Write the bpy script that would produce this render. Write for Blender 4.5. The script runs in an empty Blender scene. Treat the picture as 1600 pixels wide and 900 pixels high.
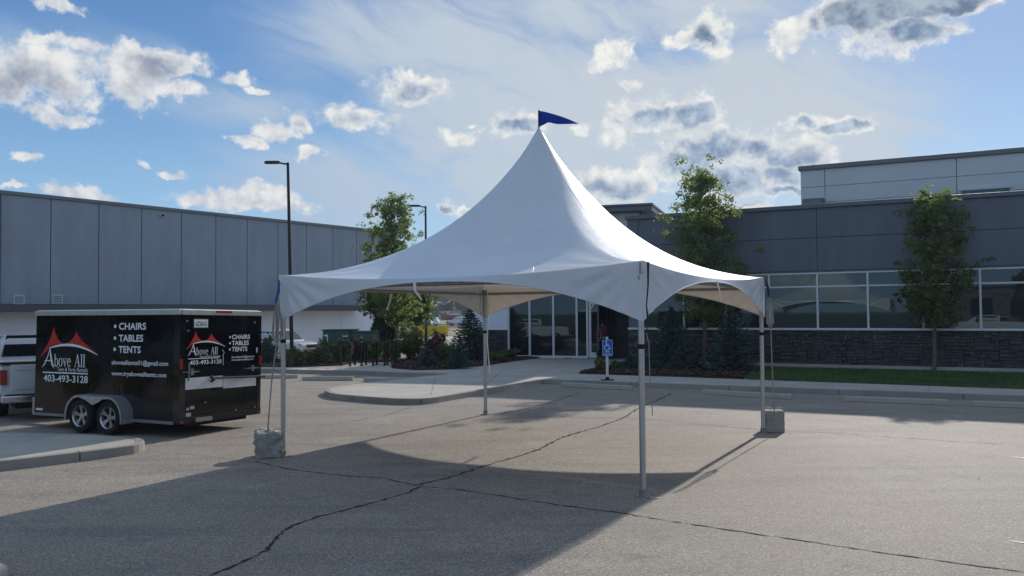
import bpy, bmesh, math, random
import numpy as np
from mathutils import Vector, Matrix
R = math.radians
rng = np.random.default_rng(7)
random.seed(7)
sc = bpy.context.scene
col = sc.collection

# ---------------------------------------------------------------- camera
CAM_H, F_PX, PITCH, ROLL = 2.261, 1301.7, 0.02914, -0.007345
cF = np.array([0, math.cos(PITCH), math.sin(PITCH)])
_u = np.array([0, -math.sin(PITCH), math.cos(PITCH)]); _r = np.array([1.0, 0, 0])
cR = _r * math.cos(ROLL) + _u * math.sin(ROLL)
cU = -_r * math.sin(ROLL) + _u * math.cos(ROLL)
cam = bpy.data.cameras.new('camera')
cam.lens = F_PX / 1600 * 36; cam.sensor_width = 36; cam.clip_start = .1; cam.clip_end = 6000
cam_o = bpy.data.objects.new('camera', cam); col.objects.link(cam_o)
cam_o.matrix_world = Matrix(((cR[0], cU[0], -cF[0], 0), (cR[1], cU[1], -cF[1], 0), (cR[2], cU[2], -cF[2], CAM_H), (0, 0, 0, 1)))
sc.camera = cam_o

def ray(px, py):
    return cF + (px - 800) / F_PX * cR + (450 - py) / F_PX * cU
def gnd(px, py, z=0.0):
    d = ray(px, py); t = (z - CAM_H) / d[2]
    return np.array([t * d[0], t * d[1], z])
def at_d(px, py, depth):
    d = ray(px, py); t = depth / d[1]
    return np.array([t * d[0], depth, CAM_H + t * d[2]])
def on_plane(px, py, P, d):
    r = ray(px, py); n = np.array([-d[1], d[0]])
    t = (np.array(P[:2]) @ n) / (r[:2] @ n)
    X = t * r; return float((X[:2] - np.array(P[:2])) @ np.array(d)), CAM_H + t * r[2]

# ---------------------------------------------------------------- light
SUN_EL, SUN_AZ = 26.8, 28.8          # azimuth clockwise from +Y (view direction)
EXPOSURE = 0.75
sc.view_settings.view_transform = 'Standard'; sc.view_settings.look = 'None'
sc.view_settings.exposure = EXPOSURE; sc.view_settings.gamma = 1; sc.view_settings.use_curve_mapping = False
sl = bpy.data.lights.new('sun', 'SUN'); sl.energy = 2.7; sl.angle = R(.8); sl.color = (1, .93, .83)
so = bpy.data.objects.new('sun', sl); col.objects.link(so)
sd = Vector((math.sin(R(SUN_AZ)) * math.cos(R(SUN_EL)), math.cos(R(SUN_AZ)) * math.cos(R(SUN_EL)), math.sin(R(SUN_EL))))
so.rotation_euler = sd.to_track_quat('Z', 'Y').to_euler(); so.location = sd * 60

# ---------------------------------------------------------------- node helper
class NT:
    def __init__(s, tree): s.t = tree; s.n = tree.nodes; s.l = tree.links
    def new(s, typ, **kw):
        n = s.n.new(typ)
        for k, v in kw.items(): setattr(n, k, v)
        return n
    def put(s, sock, v):
        if isinstance(v, bpy.types.NodeSocket): s.l.new(v, sock)
        elif v is not None: sock.default_value = v
    def math(s, op, a, b=None, c=None, clamp=False):
        n = s.new('ShaderNodeMath', operation=op); n.use_clamp = clamp
        for i, v in enumerate((a, b, c)):
            if v is not None: s.put(n.inputs[i], v)
        return n.outputs[0]
    def vmath(s, op, a, b=None, c=None):
        n = s.new('ShaderNodeVectorMath', operation=op)
        for i, v in enumerate((a, b, c)):
            if v is not None: s.put(n.inputs[i], v)
        return n.outputs[1] if op in ('LENGTH', 'DOT_PRODUCT', 'DISTANCE') else n.outputs[0]
    def noise(s, vec, scale, detail=4, rough=.55, dist=0, dims='3D', out=0):
        n = s.new('ShaderNodeTexNoise', noise_dimensions=dims)
        if vec is not None: s.put(n.inputs['Vector'], vec)
        n.inputs['Scale'].default_value = scale; n.inputs['Detail'].default_value = detail
        n.inputs['Roughness'].default_value = rough; n.inputs['Distortion'].default_value = dist
        return n.outputs[out]
    def ramp(s, fac, stops, interp='LINEAR'):
        n = s.new('ShaderNodeValToRGB'); s.put(n.inputs[0], fac); e = n.color_ramp.elements
        n.color_ramp.interpolation = interp
        while len(e) < len(stops): e.new(.5)
        for i, (p, c) in enumerate(stops):
            e[i].position = p; e[i].color = (*c, 1) if not np.isscalar(c) else (c, c, c, 1)
        return n.outputs[0]
    def mix(s, f, a, b, typ='RGBA', blend='MIX'):
        n = s.new('ShaderNodeMix', data_type=typ, blend_type=blend) if typ == 'RGBA' else s.new('ShaderNodeMix', data_type=typ)
        o = {'FLOAT': 0, 'RGBA': 6}[typ]
        s.put(n.inputs[0], f)
        i0, i1 = (6, 7) if typ == 'RGBA' else (2, 3)
        for i, v in ((i0, a), (i1, b)):
            if isinstance(v, tuple) and len(v) == 3: v = (*v, 1)
            s.put(n.inputs[i], v)
        return n.outputs[2] if typ == 'RGBA' else n.outputs[0]
    def smooth(s, x, a, b, lo=0, hi=1):
        n = s.new('ShaderNodeMapRange', interpolation_type='SMOOTHSTEP'); s.put(n.inputs[0], x)
        n.inputs[1].default_value = a; n.inputs[2].default_value = b; n.inputs[3].default_value = lo; n.inputs[4].default_value = hi
        return n.outputs[0]

# ---------------------------------------------------------------- sky
w = bpy.data.worlds.new('World'); sc.world = w; w.use_nodes = True
T = NT(w.node_tree); T.n.clear()
wo = T.new('ShaderNodeOutputWorld')
sky = T.new('ShaderNodeTexSky', sky_type='NISHITA'); sky.sun_disc = False
sky.sun_elevation = R(SUN_EL); sky.sun_rotation = R(SUN_AZ); sky.altitude = 1000; sky.air_density = 1.0; sky.dust_density = .6; sky.ozone_density = 1.6
SKY_STRENGTH = .08
tc = T.new('ShaderNodeTexCoord'); D = tc.outputs['Generated']
sep = T.new('ShaderNodeSeparateXYZ'); T.put(sep.inputs[0], D)
az = T.math('ARCTAN2', sep.outputs[0], sep.outputs[1]); el = T.math('ARCSINE', sep.outputs[2])
warp = T.noise(D, 9, 5, .6, out=1)
cmb = T.new('ShaderNodeCombineXYZ'); T.put(cmb.inputs[0], az); T.put(cmb.inputs[1], el)
wv = T.vmath('MULTIPLY_ADD', T.vmath('SUBTRACT', warp, (.5, .5, .5)), (.05, .035, 0), cmb.outputs[0])
def sky_dir(px, py):
    d = ray(px, py); d = d / np.linalg.norm(d); return math.atan2(d[0], d[1]), math.asin(d[2])
# cumulus: centre, half-width, half-height (degrees are derived above), darkness of the core
CLOUDS = [(48, 122, 80, 42, .7), (20, 95, 45, 28, .0), (100, 100, 40, 24, .2), (78, 181, 46, 12, .0), (212, 130, 52, 36, .4), (240, 100, 50, 26, .75), (270, 140, 36, 18, .1), (362, 124, 32, 11, 0), (407, 142, 18, 6, 0),
          (112, 8, 26, 11, 0), (85, 60, 34, 9, 0), (125, 72, 34, 12, 0), (28, 250, 24, 8, 0), (222, 264, 13, 5, 0), (270, 275, 16, 5, 0), (470, 192, 26, 17, .4), (430, 206, 44, 12, .3), (382, 222, 28, 10, 0), (565, 190, 62, 22, .5), (487, 242, 20, 13, .35),
          (640, 135, 58, 22, .65), (625, 118, 28, 16, 0), (812, 188, 48, 22, .85), (712, 210, 38, 14, .1), (740, 184, 10, 4, 0), (905, 206, 14, 9, 0), (967, 76, 32, 17, .2), (945, 96, 18, 10, 0), (983, 125, 17, 9, 0), (1108, 52, 32, 26, .7), (1085, 58, 36, 13, .3), (1125, 80, 24, 20, 0),
          (1240, 50, 40, 20, .1), (1222, 64, 26, 12, 0), (1345, 24, 72, 36, 1.9), (1420, 12, 95, 24, 1.8), (1425, 58, 60, 22, 1.2), (1490, 42, 36, 14, .3), (1510, 8, 50, 12, .1), (1020, 175, 64, 24, 1.0), (1075, 180, 44, 24, 1.2), (962, 200, 24, 22, .1),
          (1110, 232, 74, 36, 1.7), (1180, 234, 60, 28, 1.2), (1240, 245, 58, 26, .7), (1062, 262, 52, 32, 1.7), (1135, 282, 105, 30, 1.8), (1220, 275, 60, 26, 1.4), (1318, 194, 46, 14, 1.0), (1255, 190, 26, 12, .9), (935, 285, 46, 22, .5), (965, 300, 60, 24, .5),
          (400, 318, 85, 14, .35), (430, 303, 50, 12, .1), (325, 318, 46, 13, 0), (108, 303, 40, 9, 0), (28, 298, 16, 4, 0), (692, 318, 20, 9, .8), (735, 325, 22, 8, .6), (1215, 300, 48, 8, .3), (1150, 322, 50, 8, .2)]
wA = T.noise(D, 14, 6, .6, out=1)
wc = T.vmath('MULTIPLY_ADD', T.vmath('SUBTRACT', wA, (.5, .5, .5)), (.085, .055, 0), cmb.outputs[0])
dmin = None; dark = None
for (cx, cy, rx, ry, dk) in CLOUDS:
    a, e = sky_dir(cx, cy); k = 1 / F_PX
    s_ = (1 / (rx * k * 1.03), 1 / (ry * k * 1.1), 0)
    v = T.vmath('MULTIPLY_ADD', wc, s_, (-a * s_[0], -e * s_[1], 0))
    L = T.vmath('LENGTH', v)
    dmin = L if dmin is None else T.math('MINIMUM', dmin, L)
    if dk > .15:
        q = T.math('MULTIPLY', T.math('SUBTRACT', 1.15, T.vmath('LENGTH', T.vmath('ADD', v, (0, .25, 0))), clamp=True), dk)
        dark = q if dark is None else T.math('MAXIMUM', dark, q)
def fbm(vec):
    return T.math('ADD', T.math('MULTIPLY', T.math('SUBTRACT', T.noise(vec, 30, 8, .62), .5), 2.3), T.math('MULTIPLY', T.math('SUBTRACT', T.noise(vec, 90, 6, .58), .5), .62))
rag = fbm(D)
# the same field a little way towards the sun: where it thins out the cloud catches the light
tow = T.vmath('NORMALIZE', T.vmath('SUBTRACT', (sd.x, sd.y, sd.z), D))
rag2 = fbm(T.vmath('MULTIPLY_ADD', tow, (.013, .013, .013), D))
dens = T.math('ADD', T.math('SUBTRACT', 1.0, dmin), T.math('MULTIPLY', rag, .85))
gen = T.noise(T.vmath('MULTIPLY', D, (1, 1, 2.2)), 4.5, 6, .6)
away = T.smooth(T.math('ABSOLUTE', az), .62, .9)
up = T.smooth(el, .42, .6)
elsewhere = T.math('MAXIMUM', away, up)
gen_d = T.math('MULTIPLY', T.math('SUBTRACT', gen, .60), 4.0)
dens = T.mix(elsewhere, dens, T.math('ADD', gen_d, T.math('MULTIPLY', rag, .35)), 'FLOAT')
wisp = T.math('MULTIPLY', T.math('SUBTRACT', T.noise(T.vmath('MULTIPLY', wc, (22, 40, 1)), 2.2, 7, .7, 1.2), .5), .95)
alpha = T.smooth(T.math('ADD', dens, wisp), -.20, .46)
alpha = T.math('MULTIPLY', alpha, T.smooth(el, -.01, .03))
lit = T.math('SUBTRACT', rag, rag2)
sunv = T.vmath('DOT_PRODUCT', D, (sd.x, sd.y, sd.z))
near_sun = T.smooth(sunv, .60, .93)
core = T.math('ADD', T.math('MULTIPLY', dark, 1.6), T.math('MULTIPLY', rag, .32))
core = T.math('MULTIPLY', T.smooth(core, .20, .95), T.smooth(dens, .12, .60))
core = T.math('MULTIPLY', core, T.math('SUBTRACT', 1, elsewhere))
K = 1 / (2 ** EXPOSURE) / SKY_STRENGTH
def C(r, g, b, f=1.0):   # display-referred sRGB 0..255 to sky radiance
    lin = [((c / 255 + .055) / 1.055) ** 2.4 if c > 10 else c / 255 / 12.92 for c in (r, g, b)]
    return tuple(x * K * f for x in lin)
sh = T.smooth(lit, -.62, .55); shc = T.smooth(lit, -.45, .55)
white = T.mix(near_sun, T.mix(sh, C(186, 196, 212), C(240, 240, 238)), T.mix(sh, C(206, 213, 220), C(254, 252, 244)))
white = T.mix(elsewhere, white, T.mix(sh, C(226, 230, 236), C(255, 254, 250, 1.15)))   # clouds away from the sun are lit from the front
high = T.smooth(el, .27, .36)
greyc = T.mix(near_sun, T.mix(shc, C(142, 154, 174), C(206, 210, 216)), T.mix(high, T.mix(shc, C(118, 142, 174), C(196, 211, 226)), T.mix(shc, C(86, 100, 122), C(160, 174, 190))))
cloud = T.mix(core, white, greyc)
rot = T.new('ShaderNodeVectorRotate', rotation_type='Z_AXIS'); T.put(rot.inputs['Vector'], wv); rot.inputs['Angle'].default_value = .42
veil_n = T.noise(T.vmath('MULTIPLY', rot.outputs[0], (3.0, 9.0, 1)), 1.7, 9, .66, 1.1)
veil_m = None
for (cx, cy, rx, ry, st) in [(860, 200, 450, 240, 1.3), (1200, 190, 340, 180, 1.3), (660, 60, 380, 130, 1.0), (520, 300, 330, 130, .9), (1000, 20, 420, 100, 1.0), (110, 80, 260, 60, .8), (380, 165, 200, 60, .8), (1330, 280, 240, 60, 1.0)]:
    a, e = sky_dir(cx, cy); k = 1 / F_PX; s_ = (1 / (rx * k), 1 / (ry * k), 0)
    q = T.math('MULTIPLY', T.math('SUBTRACT', 1, T.vmath('LENGTH', T.vmath('MULTIPLY_ADD', wv, s_, (-a * s_[0], -e * s_[1], 0))), clamp=True), st)
    veil_m = q if veil_m is None else T.math('MAXIMUM', veil_m, q)
veil_m = T.mix(elsewhere, veil_m, .55, 'FLOAT')
veil = T.math('MULTIPLY', T.smooth(veil_m, .0, .7), T.smooth(T.math('ADD', veil_n, T.math('MULTIPLY', veil_m, .40)), .38, .88))
veil_c = T.mix(near_sun, C(166, 190, 218), C(202, 211, 219))
base = T.mix(.72, sky.outputs[0], T.mix(T.smooth(el, 0, .36), C(136, 192, 232), C(66, 126, 190)))
c1 = T.mix(T.math('MULTIPLY', veil, .92), base, veil_c)
c2 = T.mix(alpha, c1, cloud)
bg = T.new('ShaderNodeBackground'); T.put(bg.inputs[0], c2); bg.inputs[1].default_value = SKY_STRENGTH
T.l.new(bg.outputs[0], wo.inputs[0])
w.cycles.sampling_method = 'MANUAL'; w.cycles.sample_map_resolution = 512

# ---------------------------------------------------------------- materials
MATS = {}
def mat(name, color, rough=.6, metal=0, var=0.0, vscale=3.0, bump=0.0, bscale=40, spec=.5, coat=0, color2=None, trans=0, trans_col=None, island=0, detail=5, vec='Object', stretch=None):
    if name in MATS: return MATS[name]
    m = bpy.data.materials.new(name); m.use_nodes = True; t = NT(m.node_tree); b = t.n['Principled BSDF']
    tco = t.new('ShaderNodeTexCoord').outputs[vec]
    if stretch: tco = t.vmath('MULTIPLY', tco, stretch)
    c = (*color, 1)
    if var or color2:
        c2 = color2 or tuple(x * (1 - var) for x in color); c1 = tuple(min(1, x * (1 + var)) for x in color) if not color2 else color
        c = t.ramp(t.noise(tco, vscale, detail, .6), [(.3, c2), (.7, c1)])
    if island:
        ri = t.new('ShaderNodeNewGeometry').outputs['Random Per Island']
        hs = t.new('ShaderNodeHueSaturation'); t.put(hs.inputs['Color'], c)
        t.put(hs.inputs['Value'], t.math('MULTIPLY_ADD', ri, island * 2, 1 - island))
        t.put(hs.inputs['Hue'], t.math('MULTIPLY_ADD', t.math('FRACT', t.math('MULTIPLY', ri, 7.31)), .05, .475)); c = hs.outputs[0]
    t.put(b.inputs['Base Color'], c); b.inputs['Metallic'].default_value = metal
    b.inputs['Specular IOR Level'].default_value = spec; b.inputs['Coat Weight'].default_value = coat; b.inputs['Coat Roughness'].default_value = .05
    rn = t.math('MULTIPLY_ADD', t.noise(tco, vscale * 2.3, 4), .25, rough - .125, clamp=True); t.put(b.inputs['Roughness'], rn)
    if bump:
        bn = t.new('ShaderNodeBump'); bn.inputs['Strength'].default_value = bump; bn.inputs['Distance'].default_value = .02
        t.put(bn.inputs['Height'], t.noise(tco, bscale, 5, .65)); t.l.new(bn.outputs[0], b.inputs['Normal'])
    if trans:
        tr = t.new('ShaderNodeBsdfTranslucent'); t.put(tr.inputs[0], (*trans_col, 1) if trans_col else c)
        mx = t.new('ShaderNodeMixShader'); mx.inputs[0].default_value = trans
        t.l.new(b.outputs[0], mx.inputs[1]); t.l.new(tr.outputs[0], mx.inputs[2])
        t.l.new(mx.outputs[0], t.n['Material Output'].inputs[0])
    MATS[name] = m; return m

def asphalt_mat():
    m = bpy.data.materials.new('asphalt'); m.use_nodes = True; t = NT(m.node_tree); b = t.n['Principled BSDF']
    o = t.new('ShaderNodeTexCoord').outputs['Object']
    big = t.noise(o, .22, 5, .6); mid = t.noise(o, 1.7, 6, .65); fine = t.noise(o, 38, 3, .7)
    c = t.ramp(big, [(.3, (.226, .192, .157)), (.7, (.294, .252, .208))])
    streak = t.noise(t.vmath('MULTIPLY', t.vmath('ADD', o, (3, 1, 0)), (.25, 1.6, 1)), 1.0, 6, .65)
    c = t.mix(t.smooth(streak, .46, .70, 0, .65), c, (.160, .146, .134))
    c = t.mix(t.smooth(mid, .52, .72, 0, .55), c, (.166, .152, .142))
    c = t.mix(t.smooth(t.noise(o, .55, 7, .7, .4), .54, .68, 0, .7), c, (.315, .282, .245))       # bleached, gravelly patches
    oil = t.math('MULTIPLY', t.smooth(t.noise(t.vmath('ADD', o, (7, 3, 0)), .9, 4, .5), .62, .72), t.smooth(t.noise(o, 5, 4, .6), .4, .65))
    c = t.mix(t.math('MULTIPLY', oil, .55), c, (.085, .082, .080))                                # drips and stains
    vo = t.new('ShaderNodeTexVoronoi'); vo.inputs['Scale'].default_value = 85; t.put(vo.inputs['Vector'], o)
    st = t.new('ShaderNodeSeparateColor'); t.put(st.inputs[0], vo.outputs['Color'])
    c = t.mix(1.0, c, t.ramp(st.outputs[0], [(0, .55), (.45, .94), (.8, 1.04), (1, 1.7)]), blend='MULTIPLY')
    c = t.mix(1.0, c, t.ramp(fine, [(.3, .72), (.7, 1.25)]), blend='MULTIPLY')
    t.put(b.inputs['Base Color'], c); b.inputs['Roughness'].default_value = .8; b.inputs['Specular IOR Level'].default_value = .35
    bn = t.new('ShaderNodeBump'); bn.inputs['Strength'].default_value = .55; bn.inputs['Distance'].default_value = .008
    h = t.math('SUBTRACT', t.math('MULTIPLY', fine, .6), vo.outputs['Distance'])
    t.put(bn.inputs['Height'], h); t.l.new(bn.outputs[0], b.inputs['Normal']); return m
M_ASPH = asphalt_mat()

def concrete(name, c1, c2, speck=.12, bump=.3):
    m = bpy.data.materials.new(name); m.use_nodes = True; t = NT(m.node_tree); b = t.n['Principled BSDF']
    o = t.new('ShaderNodeTexCoord').outputs['Object']
    c = t.ramp(t.noise(o, .7, 7, .65), [(.3, c1), (.7, c2)])
    c = t.mix(1, c, t.ramp(t.noise(o, 60, 3, .7), [(.3, 1 - speck), (.7, 1 + speck)]), blend='MULTIPLY')
    c = t.mix(t.smooth(t.noise(o, 2.6, 6, .7), .58, .75, 0, .35), c, tuple(x * .55 for x in c1))
    t.put(b.inputs['Base Color'], c); b.inputs['Roughness'].default_value = .85; b.inputs['Specular IOR Level'].default_value = .3
    bn = t.new('ShaderNodeBump'); bn.inputs['Strength'].default_value = bump; bn.inputs['Distance'].default_value = .01 * (1 + 3 * (bump > .5))
    t.put(bn.inputs['Height'], t.noise(o, 45 if bump < .5 else 22, 6, .7)); t.l.new(bn.outputs[0], b.inputs['Normal']); return m
M_CONC = concrete('concrete', (.33, .295, .255), (.43, .395, .345))
M_KERB = concrete('kerb_concrete', (.22, .20, .178), (.33, .305, .27))
M_BLOCK = concrete('block_concrete', (.26, .245, .215), (.47, .445, .40), .35, 1.0)
M_CRACK = mat('crack_tar', (.040, .037, .034), .9, spec=.1)
M_SEAM = mat('seam_tar', (.13, .12, .11), .9, spec=.1)
M_PAINT = mat('worn_road_paint', (.55, .54, .52), .7, var=.3, vscale=12)
M_MULCH = mat('bark_mulch', (.075, .036, .024), .9, var=.5, vscale=25, bump=.6, bscale=60, island=.45)
M_SOIL = mat('mulch_bed', (.05, .027, .019), .95, var=.5, vscale=14, bump=.8, bscale=30)
M_LAWN = mat('lawn_soil', (.045, .078, .024), .9, var=.35, vscale=1.3)
M_GRASS = mat('grass_blades', (.075, .135, .035), .7, var=.3, vscale=.8, island=.3, trans=.25)
M_FIELD = mat('dry_field', (.25, .21, .12), .95, var=.35, vscale=.06, color2=(.13, .125, .07))
M_VINYL = None
M_ALU = mat('aluminium', (.50, .51, .53), .38, metal=1, var=.08, vscale=20)
M_STEEL = mat('dull_steel', (.30, .30, .30), .5, metal=.8, var=.2, vscale=20)
M_FLAG = mat('flag_blue', (.006, .045, .34), .75, var=.15, vscale=8, trans=.2, trans_col=(.01, .07, .5))
M_BLUE = mat('blue_strap', (.02, .09, .28), .8, var=.2, vscale=30)
M_ROPE = mat('grey_rope', (.30, .275, .25), .9, var=.3, vscale=40)
M_BLACKSTRAP = mat('black_strap', (.03, .028, .026), .9)
M_WHITE = mat('white_fabric', (.72, .72, .70), .8)
M_BLACK = mat('black_gloss_paint', (.0035, .004, .0055), .10, var=.3, vscale=1.5, spec=.55, coat=.6)
M_BLACKM = mat('black_rubber', (.012, .012, .012), .75, var=.3, vscale=15, spec=.3)
M_TRIM = mat('polished_trim', (.52, .51, .48), .38, metal=.8, var=.1, vscale=6)
M_FENDER = mat('fender_metal', (.50, .51, .52), .42, metal=.85, var=.15, vscale=9)
M_RIM = mat('wheel_alloy', (.58, .58, .58), .28, metal=.9)
M_DARK = mat('dark_hole', (.006, .006, .006), .9, spec=.1)
M_RED = mat('logo_red', (.52, .022, .014), .5, spec=.3)
M_LET = mat('vinyl_lettering', (.78, .79, .80), .5, spec=.3)
M_TAIL = mat('red_lens', (.30, .008, .008), .2, spec=.6)
M_TRUCK = mat('white_car_paint', (.58, .59, .60), .25, coat=.7, var=.03, vscale=2)
M_GLASSD = mat('dark_car_glass', (.008, .010, .012), .06, spec=.8)
M_CHROME = mat('chrome', (.66, .67, .68), .22, metal=1, var=.1, vscale=5)
M_PANEL_G = mat('grey_cladding', (.118, .136, .165), .62, var=.12, vscale=.6, stretch=(2.5, 2.5, .5))
M_PANEL_L = mat('concrete_panel_grey', (.27, .305, .355), .7, var=.09, vscale=.7, stretch=(1.6, 1.6, .45), bump=.1, bscale=25)
M_LWHITE = mat('white_tilt_up', (.78, .81, .86), .7, var=.05, vscale=.5)
M_BAND = mat('dark_fascia_band', (.07, .078, .09), .7, var=.1, vscale=1)
M_CAP = mat('parapet_metal', (.11, .125, .145), .45, metal=.3, var=.1, vscale=2)
M_CAPL = mat('upper_cap', (.17, .18, .185), .5, metal=.3)
M_UPPER = mat('pale_cladding', (.62, .64, .65), .65, var=.05, vscale=.5)
M_MULL = mat('white_aluminium', (.62, .63, .64), .45, var=.05, vscale=5)
M_STONE = mat('ledgestone', (.070, .070, .072), .85, var=.35, vscale=3, bump=.7, bscale=25, island=.5)
M_MORTAR = mat('stone_backing', (.014, .014, .015), .95)
M_POLE = mat('pole_bronze', (.020, .019, .018), .5, metal=.3)
M_GREENBOX = mat('utility_green', (.045, .095, .075), .55, var=.1, vscale=3)
M_SIGN = mat('sign_blue', (.008, .10, .42), .45, spec=.4)
M_BARK = mat('bark', (.13, .105, .08), .9, var=.35, vscale=14, bump=.6, bscale=40)
M_LEAF = mat('tree_leaf', (.125, .172, .072), .5, island=.4, trans=.52, trans_col=(.22, .30, .07), spec=.5)
M_LEAF2 = mat('dark_tree_leaf', (.062, .100, .028), .55, island=.4, trans=.38, trans_col=(.13, .19, .03), spec=.4)
M_SPRUCE = mat('spruce_needle', (.056, .098, .086), .7, island=.4, spec=.3)
M_SHRUB = mat('shrub_leaf', (.088, .145, .045), .6, island=.45, trans=.25, trans_col=(.12, .18, .035))
M_SHRUBR = mat('reddish_leaf', (.12, .040, .046), .6, island=.45, trans=.2, trans_col=(.10, .03, .03))
M_SHRUBY = mat('olive_leaf', (.14, .14, .035), .6, island=.4, trans=.25)
M_CEDAR = mat('cedar_leaf', (.022, .040, .014), .7, island=.45)
M_CEDARB = mat('cedar_brown', (.060, .034, .014), .7, island=.45)
M_YEL = mat('yellow_paint', (.62, .47, .025), .6, var=.15, vscale=2)
M_FARTREE = mat('far_foliage', (.055, .085, .045), .9, island=.5, var=.4, vscale=.02)
M_HILL = mat('hill_grass', (.11, .14, .075), .95, var=.4, vscale=.01)

def vinyl():
    m = bpy.data.materials.new('white_tent_vinyl'); m.use_nodes = True; t = NT(m.node_tree); b = t.n['Principled BSDF']
    o = t.new('ShaderNodeTexCoord').outputs['Object']
    c = t.ramp(t.noise(o, 1.1, 6, .65), [(.28, (.60, .63, .665)), (.5, (.655, .68, .715)), (.7, (.67, .70, .735))])
    t.put(b.inputs['Base Color'], c); b.inputs['Roughness'].default_value = .34; b.inputs['Specular IOR Level'].default_value = .55
    bn = t.new('ShaderNodeBump'); bn.inputs['Strength'].default_value = .16; bn.inputs['Distance'].default_value = .05
    t.put(bn.inputs['Height'], t.noise(o, 3.0, 5, .55)); t.l.new(bn.outputs[0], b.inputs['Normal'])
    tr = t.new('ShaderNodeBsdfTranslucent'); tr.inputs[0].default_value = (.62, .50, .36, 1)
    mx = t.new('ShaderNodeMixShader'); mx.inputs[0].default_value = .10
    t.l.new(b.outputs[0], mx.inputs[1]); t.l.new(tr.outputs[0], mx.inputs[2]); t.l.new(mx.outputs[0], t.n['Material Output'].inputs[0]); return m
M_VINYL = vinyl()

def window_glass(name, tint, refl):
    m = bpy.data.materials.new(name); m.use_nodes = True; t = NT(m.node_tree); b = t.n['Principled BSDF']
    b.inputs['Base Color'].default_value = (*tint, 1); b.inputs['Roughness'].default_value = .3; b.inputs['Specular IOR Level'].default_value = .1
    gl = t.new('ShaderNodeBsdfGlossy'); gl.inputs['Roughness'].default_value = .012; gl.inputs[0].default_value = (.60, .80, .90, 1)
    bn = t.new('ShaderNodeBump'); bn.inputs['Strength'].default_value = .03; bn.inputs['Distance'].default_value = .02
    t.put(bn.inputs['Height'], t.noise(t.new('ShaderNodeTexCoord').outputs['Object'], .9, 2)); t.l.new(bn.outputs[0], gl.inputs['Normal'])
    fr = t.new('ShaderNodeLayerWeight'); fr.inputs[0].default_value = .3
    mx = t.new('ShaderNodeMixShader'); t.put(mx.inputs[0], t.math('MULTIPLY_ADD', fr.outputs['Fresnel'], .30, refl))
    t.l.new(b.outputs[0], mx.inputs[1]); t.l.new(gl.outputs[0], mx.inputs[2]); t.l.new(mx.outputs[0], t.n['Material Output'].inputs[0]); return m
M_PANE = window_glass('window_glass', (.012, .018, .021), .07)
M_PANE2 = window_glass('storefront_glass', (.008, .014, .016), .06)

# ---------------------------------------------------------------- mesh helpers
class MB:
    def __init__(s): s.v = []; s.f = []
    def add(s, v, f):
        o = len(s.v); s.v += [tuple(map(float, x)) for x in v]; s.f += [tuple(i + o for i in q) for q in f]; return s
    def box(s, x0, x1, y0, y1, z0, z1, M=None):
        v = [(x, y, z) for z in (z0, z1) for y in (y0, y1) for x in (x0, x1)]
        if M is not None: v = [tuple(M @ Vector(p)) for p in v]
        return s.add(v, [(0, 2, 3, 1), (4, 5, 7, 6), (0, 1, 5, 4), (2, 6, 7, 3), (0, 4, 6, 2), (1, 3, 7, 5)])
    def prism(s, poly, z0, z1):
        n = len(poly); v = [(*p[:2], z0) for p in poly] + [(*p[:2], z1) for p in poly]
        f = [tuple(range(n))[::-1], tuple(range(n, 2 * n))] + [(i, (i + 1) % n, n + (i + 1) % n, n + i) for i in range(n)]
        return s.add(v, f)
    def tube(s, pts, rad, n=8, cap=True):
        pts = [Vector(p) for p in pts]; rs = rad if hasattr(rad, '__len__') else [rad] * len(pts)
        rings = []; up = Vector((0, 0, 1))
        for i, p in enumerate(pts):
            d = (pts[min(i + 1, len(pts) - 1)] - pts[max(i - 1, 0)]).normalized()
            a = d.cross(up if abs(d.z) < .95 else Vector((1, 0, 0))).normalized(); b = a.cross(d)
            rings.append([p + (a * math.cos(2 * math.pi * k / n) + b * math.sin(2 * math.pi * k / n)) * rs[i] for k in range(n)])
        v = [q for r_ in rings for q in r_]; f = []
        for i in range(len(pts) - 1):
            for k in range(n): f.append((i * n + k, i * n + (k + 1) % n, (i + 1) * n + (k + 1) % n, (i + 1) * n + k))
        if cap: f += [tuple(range(n))[::-1], tuple(range((len(pts) - 1) * n, len(pts) * n))]
        return s.add(v, f)
    def lathe(s, prof, c=(0, 0, 0), axis='y', n=28):   # prof: (radius, offset along axis)
        v = []; f = []
        for (r_, h) in prof:
            for k in range(n):
                a = 2 * math.pi * k / n; p = (r_ * math.cos(a), h, r_ * math.sin(a)) if axis == 'y' else (r_ * math.cos(a), r_ * math.sin(a), h)
                v.append((p[0] + c[0], p[1] + c[1], p[2] + c[2]))
        for i in range(len(prof) - 1):
            for k in range(n): f.append((i * n + k, i * n + (k + 1) % n, (i + 1) * n + (k + 1) % n, (i + 1) * n + k))
        return s.add(v, f)
    def mesh(s, name, m, smooth=False):
        me = bpy.data.meshes.new(name); me.from_pydata(s.v, [], s.f); me.validate(); me.materials.append(m)
        b = bmesh.new(); b.from_mesh(me); bmesh.ops.recalc_face_normals(b, faces=b.faces); b.to_mesh(me); b.free()
        if smooth:
            me.polygons.foreach_set('use_smooth', [True] * len(me.polygons))
            try: me.set_sharp_from_angle(angle=R(38))
            except Exception: pass
        return me
    def build(s, name, m, parent=None, smooth=False, bevel=0, seg=2, **props):
        o = bpy.data.objects.new(name, s.mesh(name, m, smooth)); col.objects.link(o)
        if parent is not None: o.parent = parent
        if bevel:
            bv = o.modifiers.new('bevel', 'BEVEL'); bv.width = bevel; bv.segments = seg; bv.limit_method = 'ANGLE'; bv.angle_limit = R(35)
            bv.harden_normals = False
        for k, v in props.items(): o[k] = v
        return o
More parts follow.
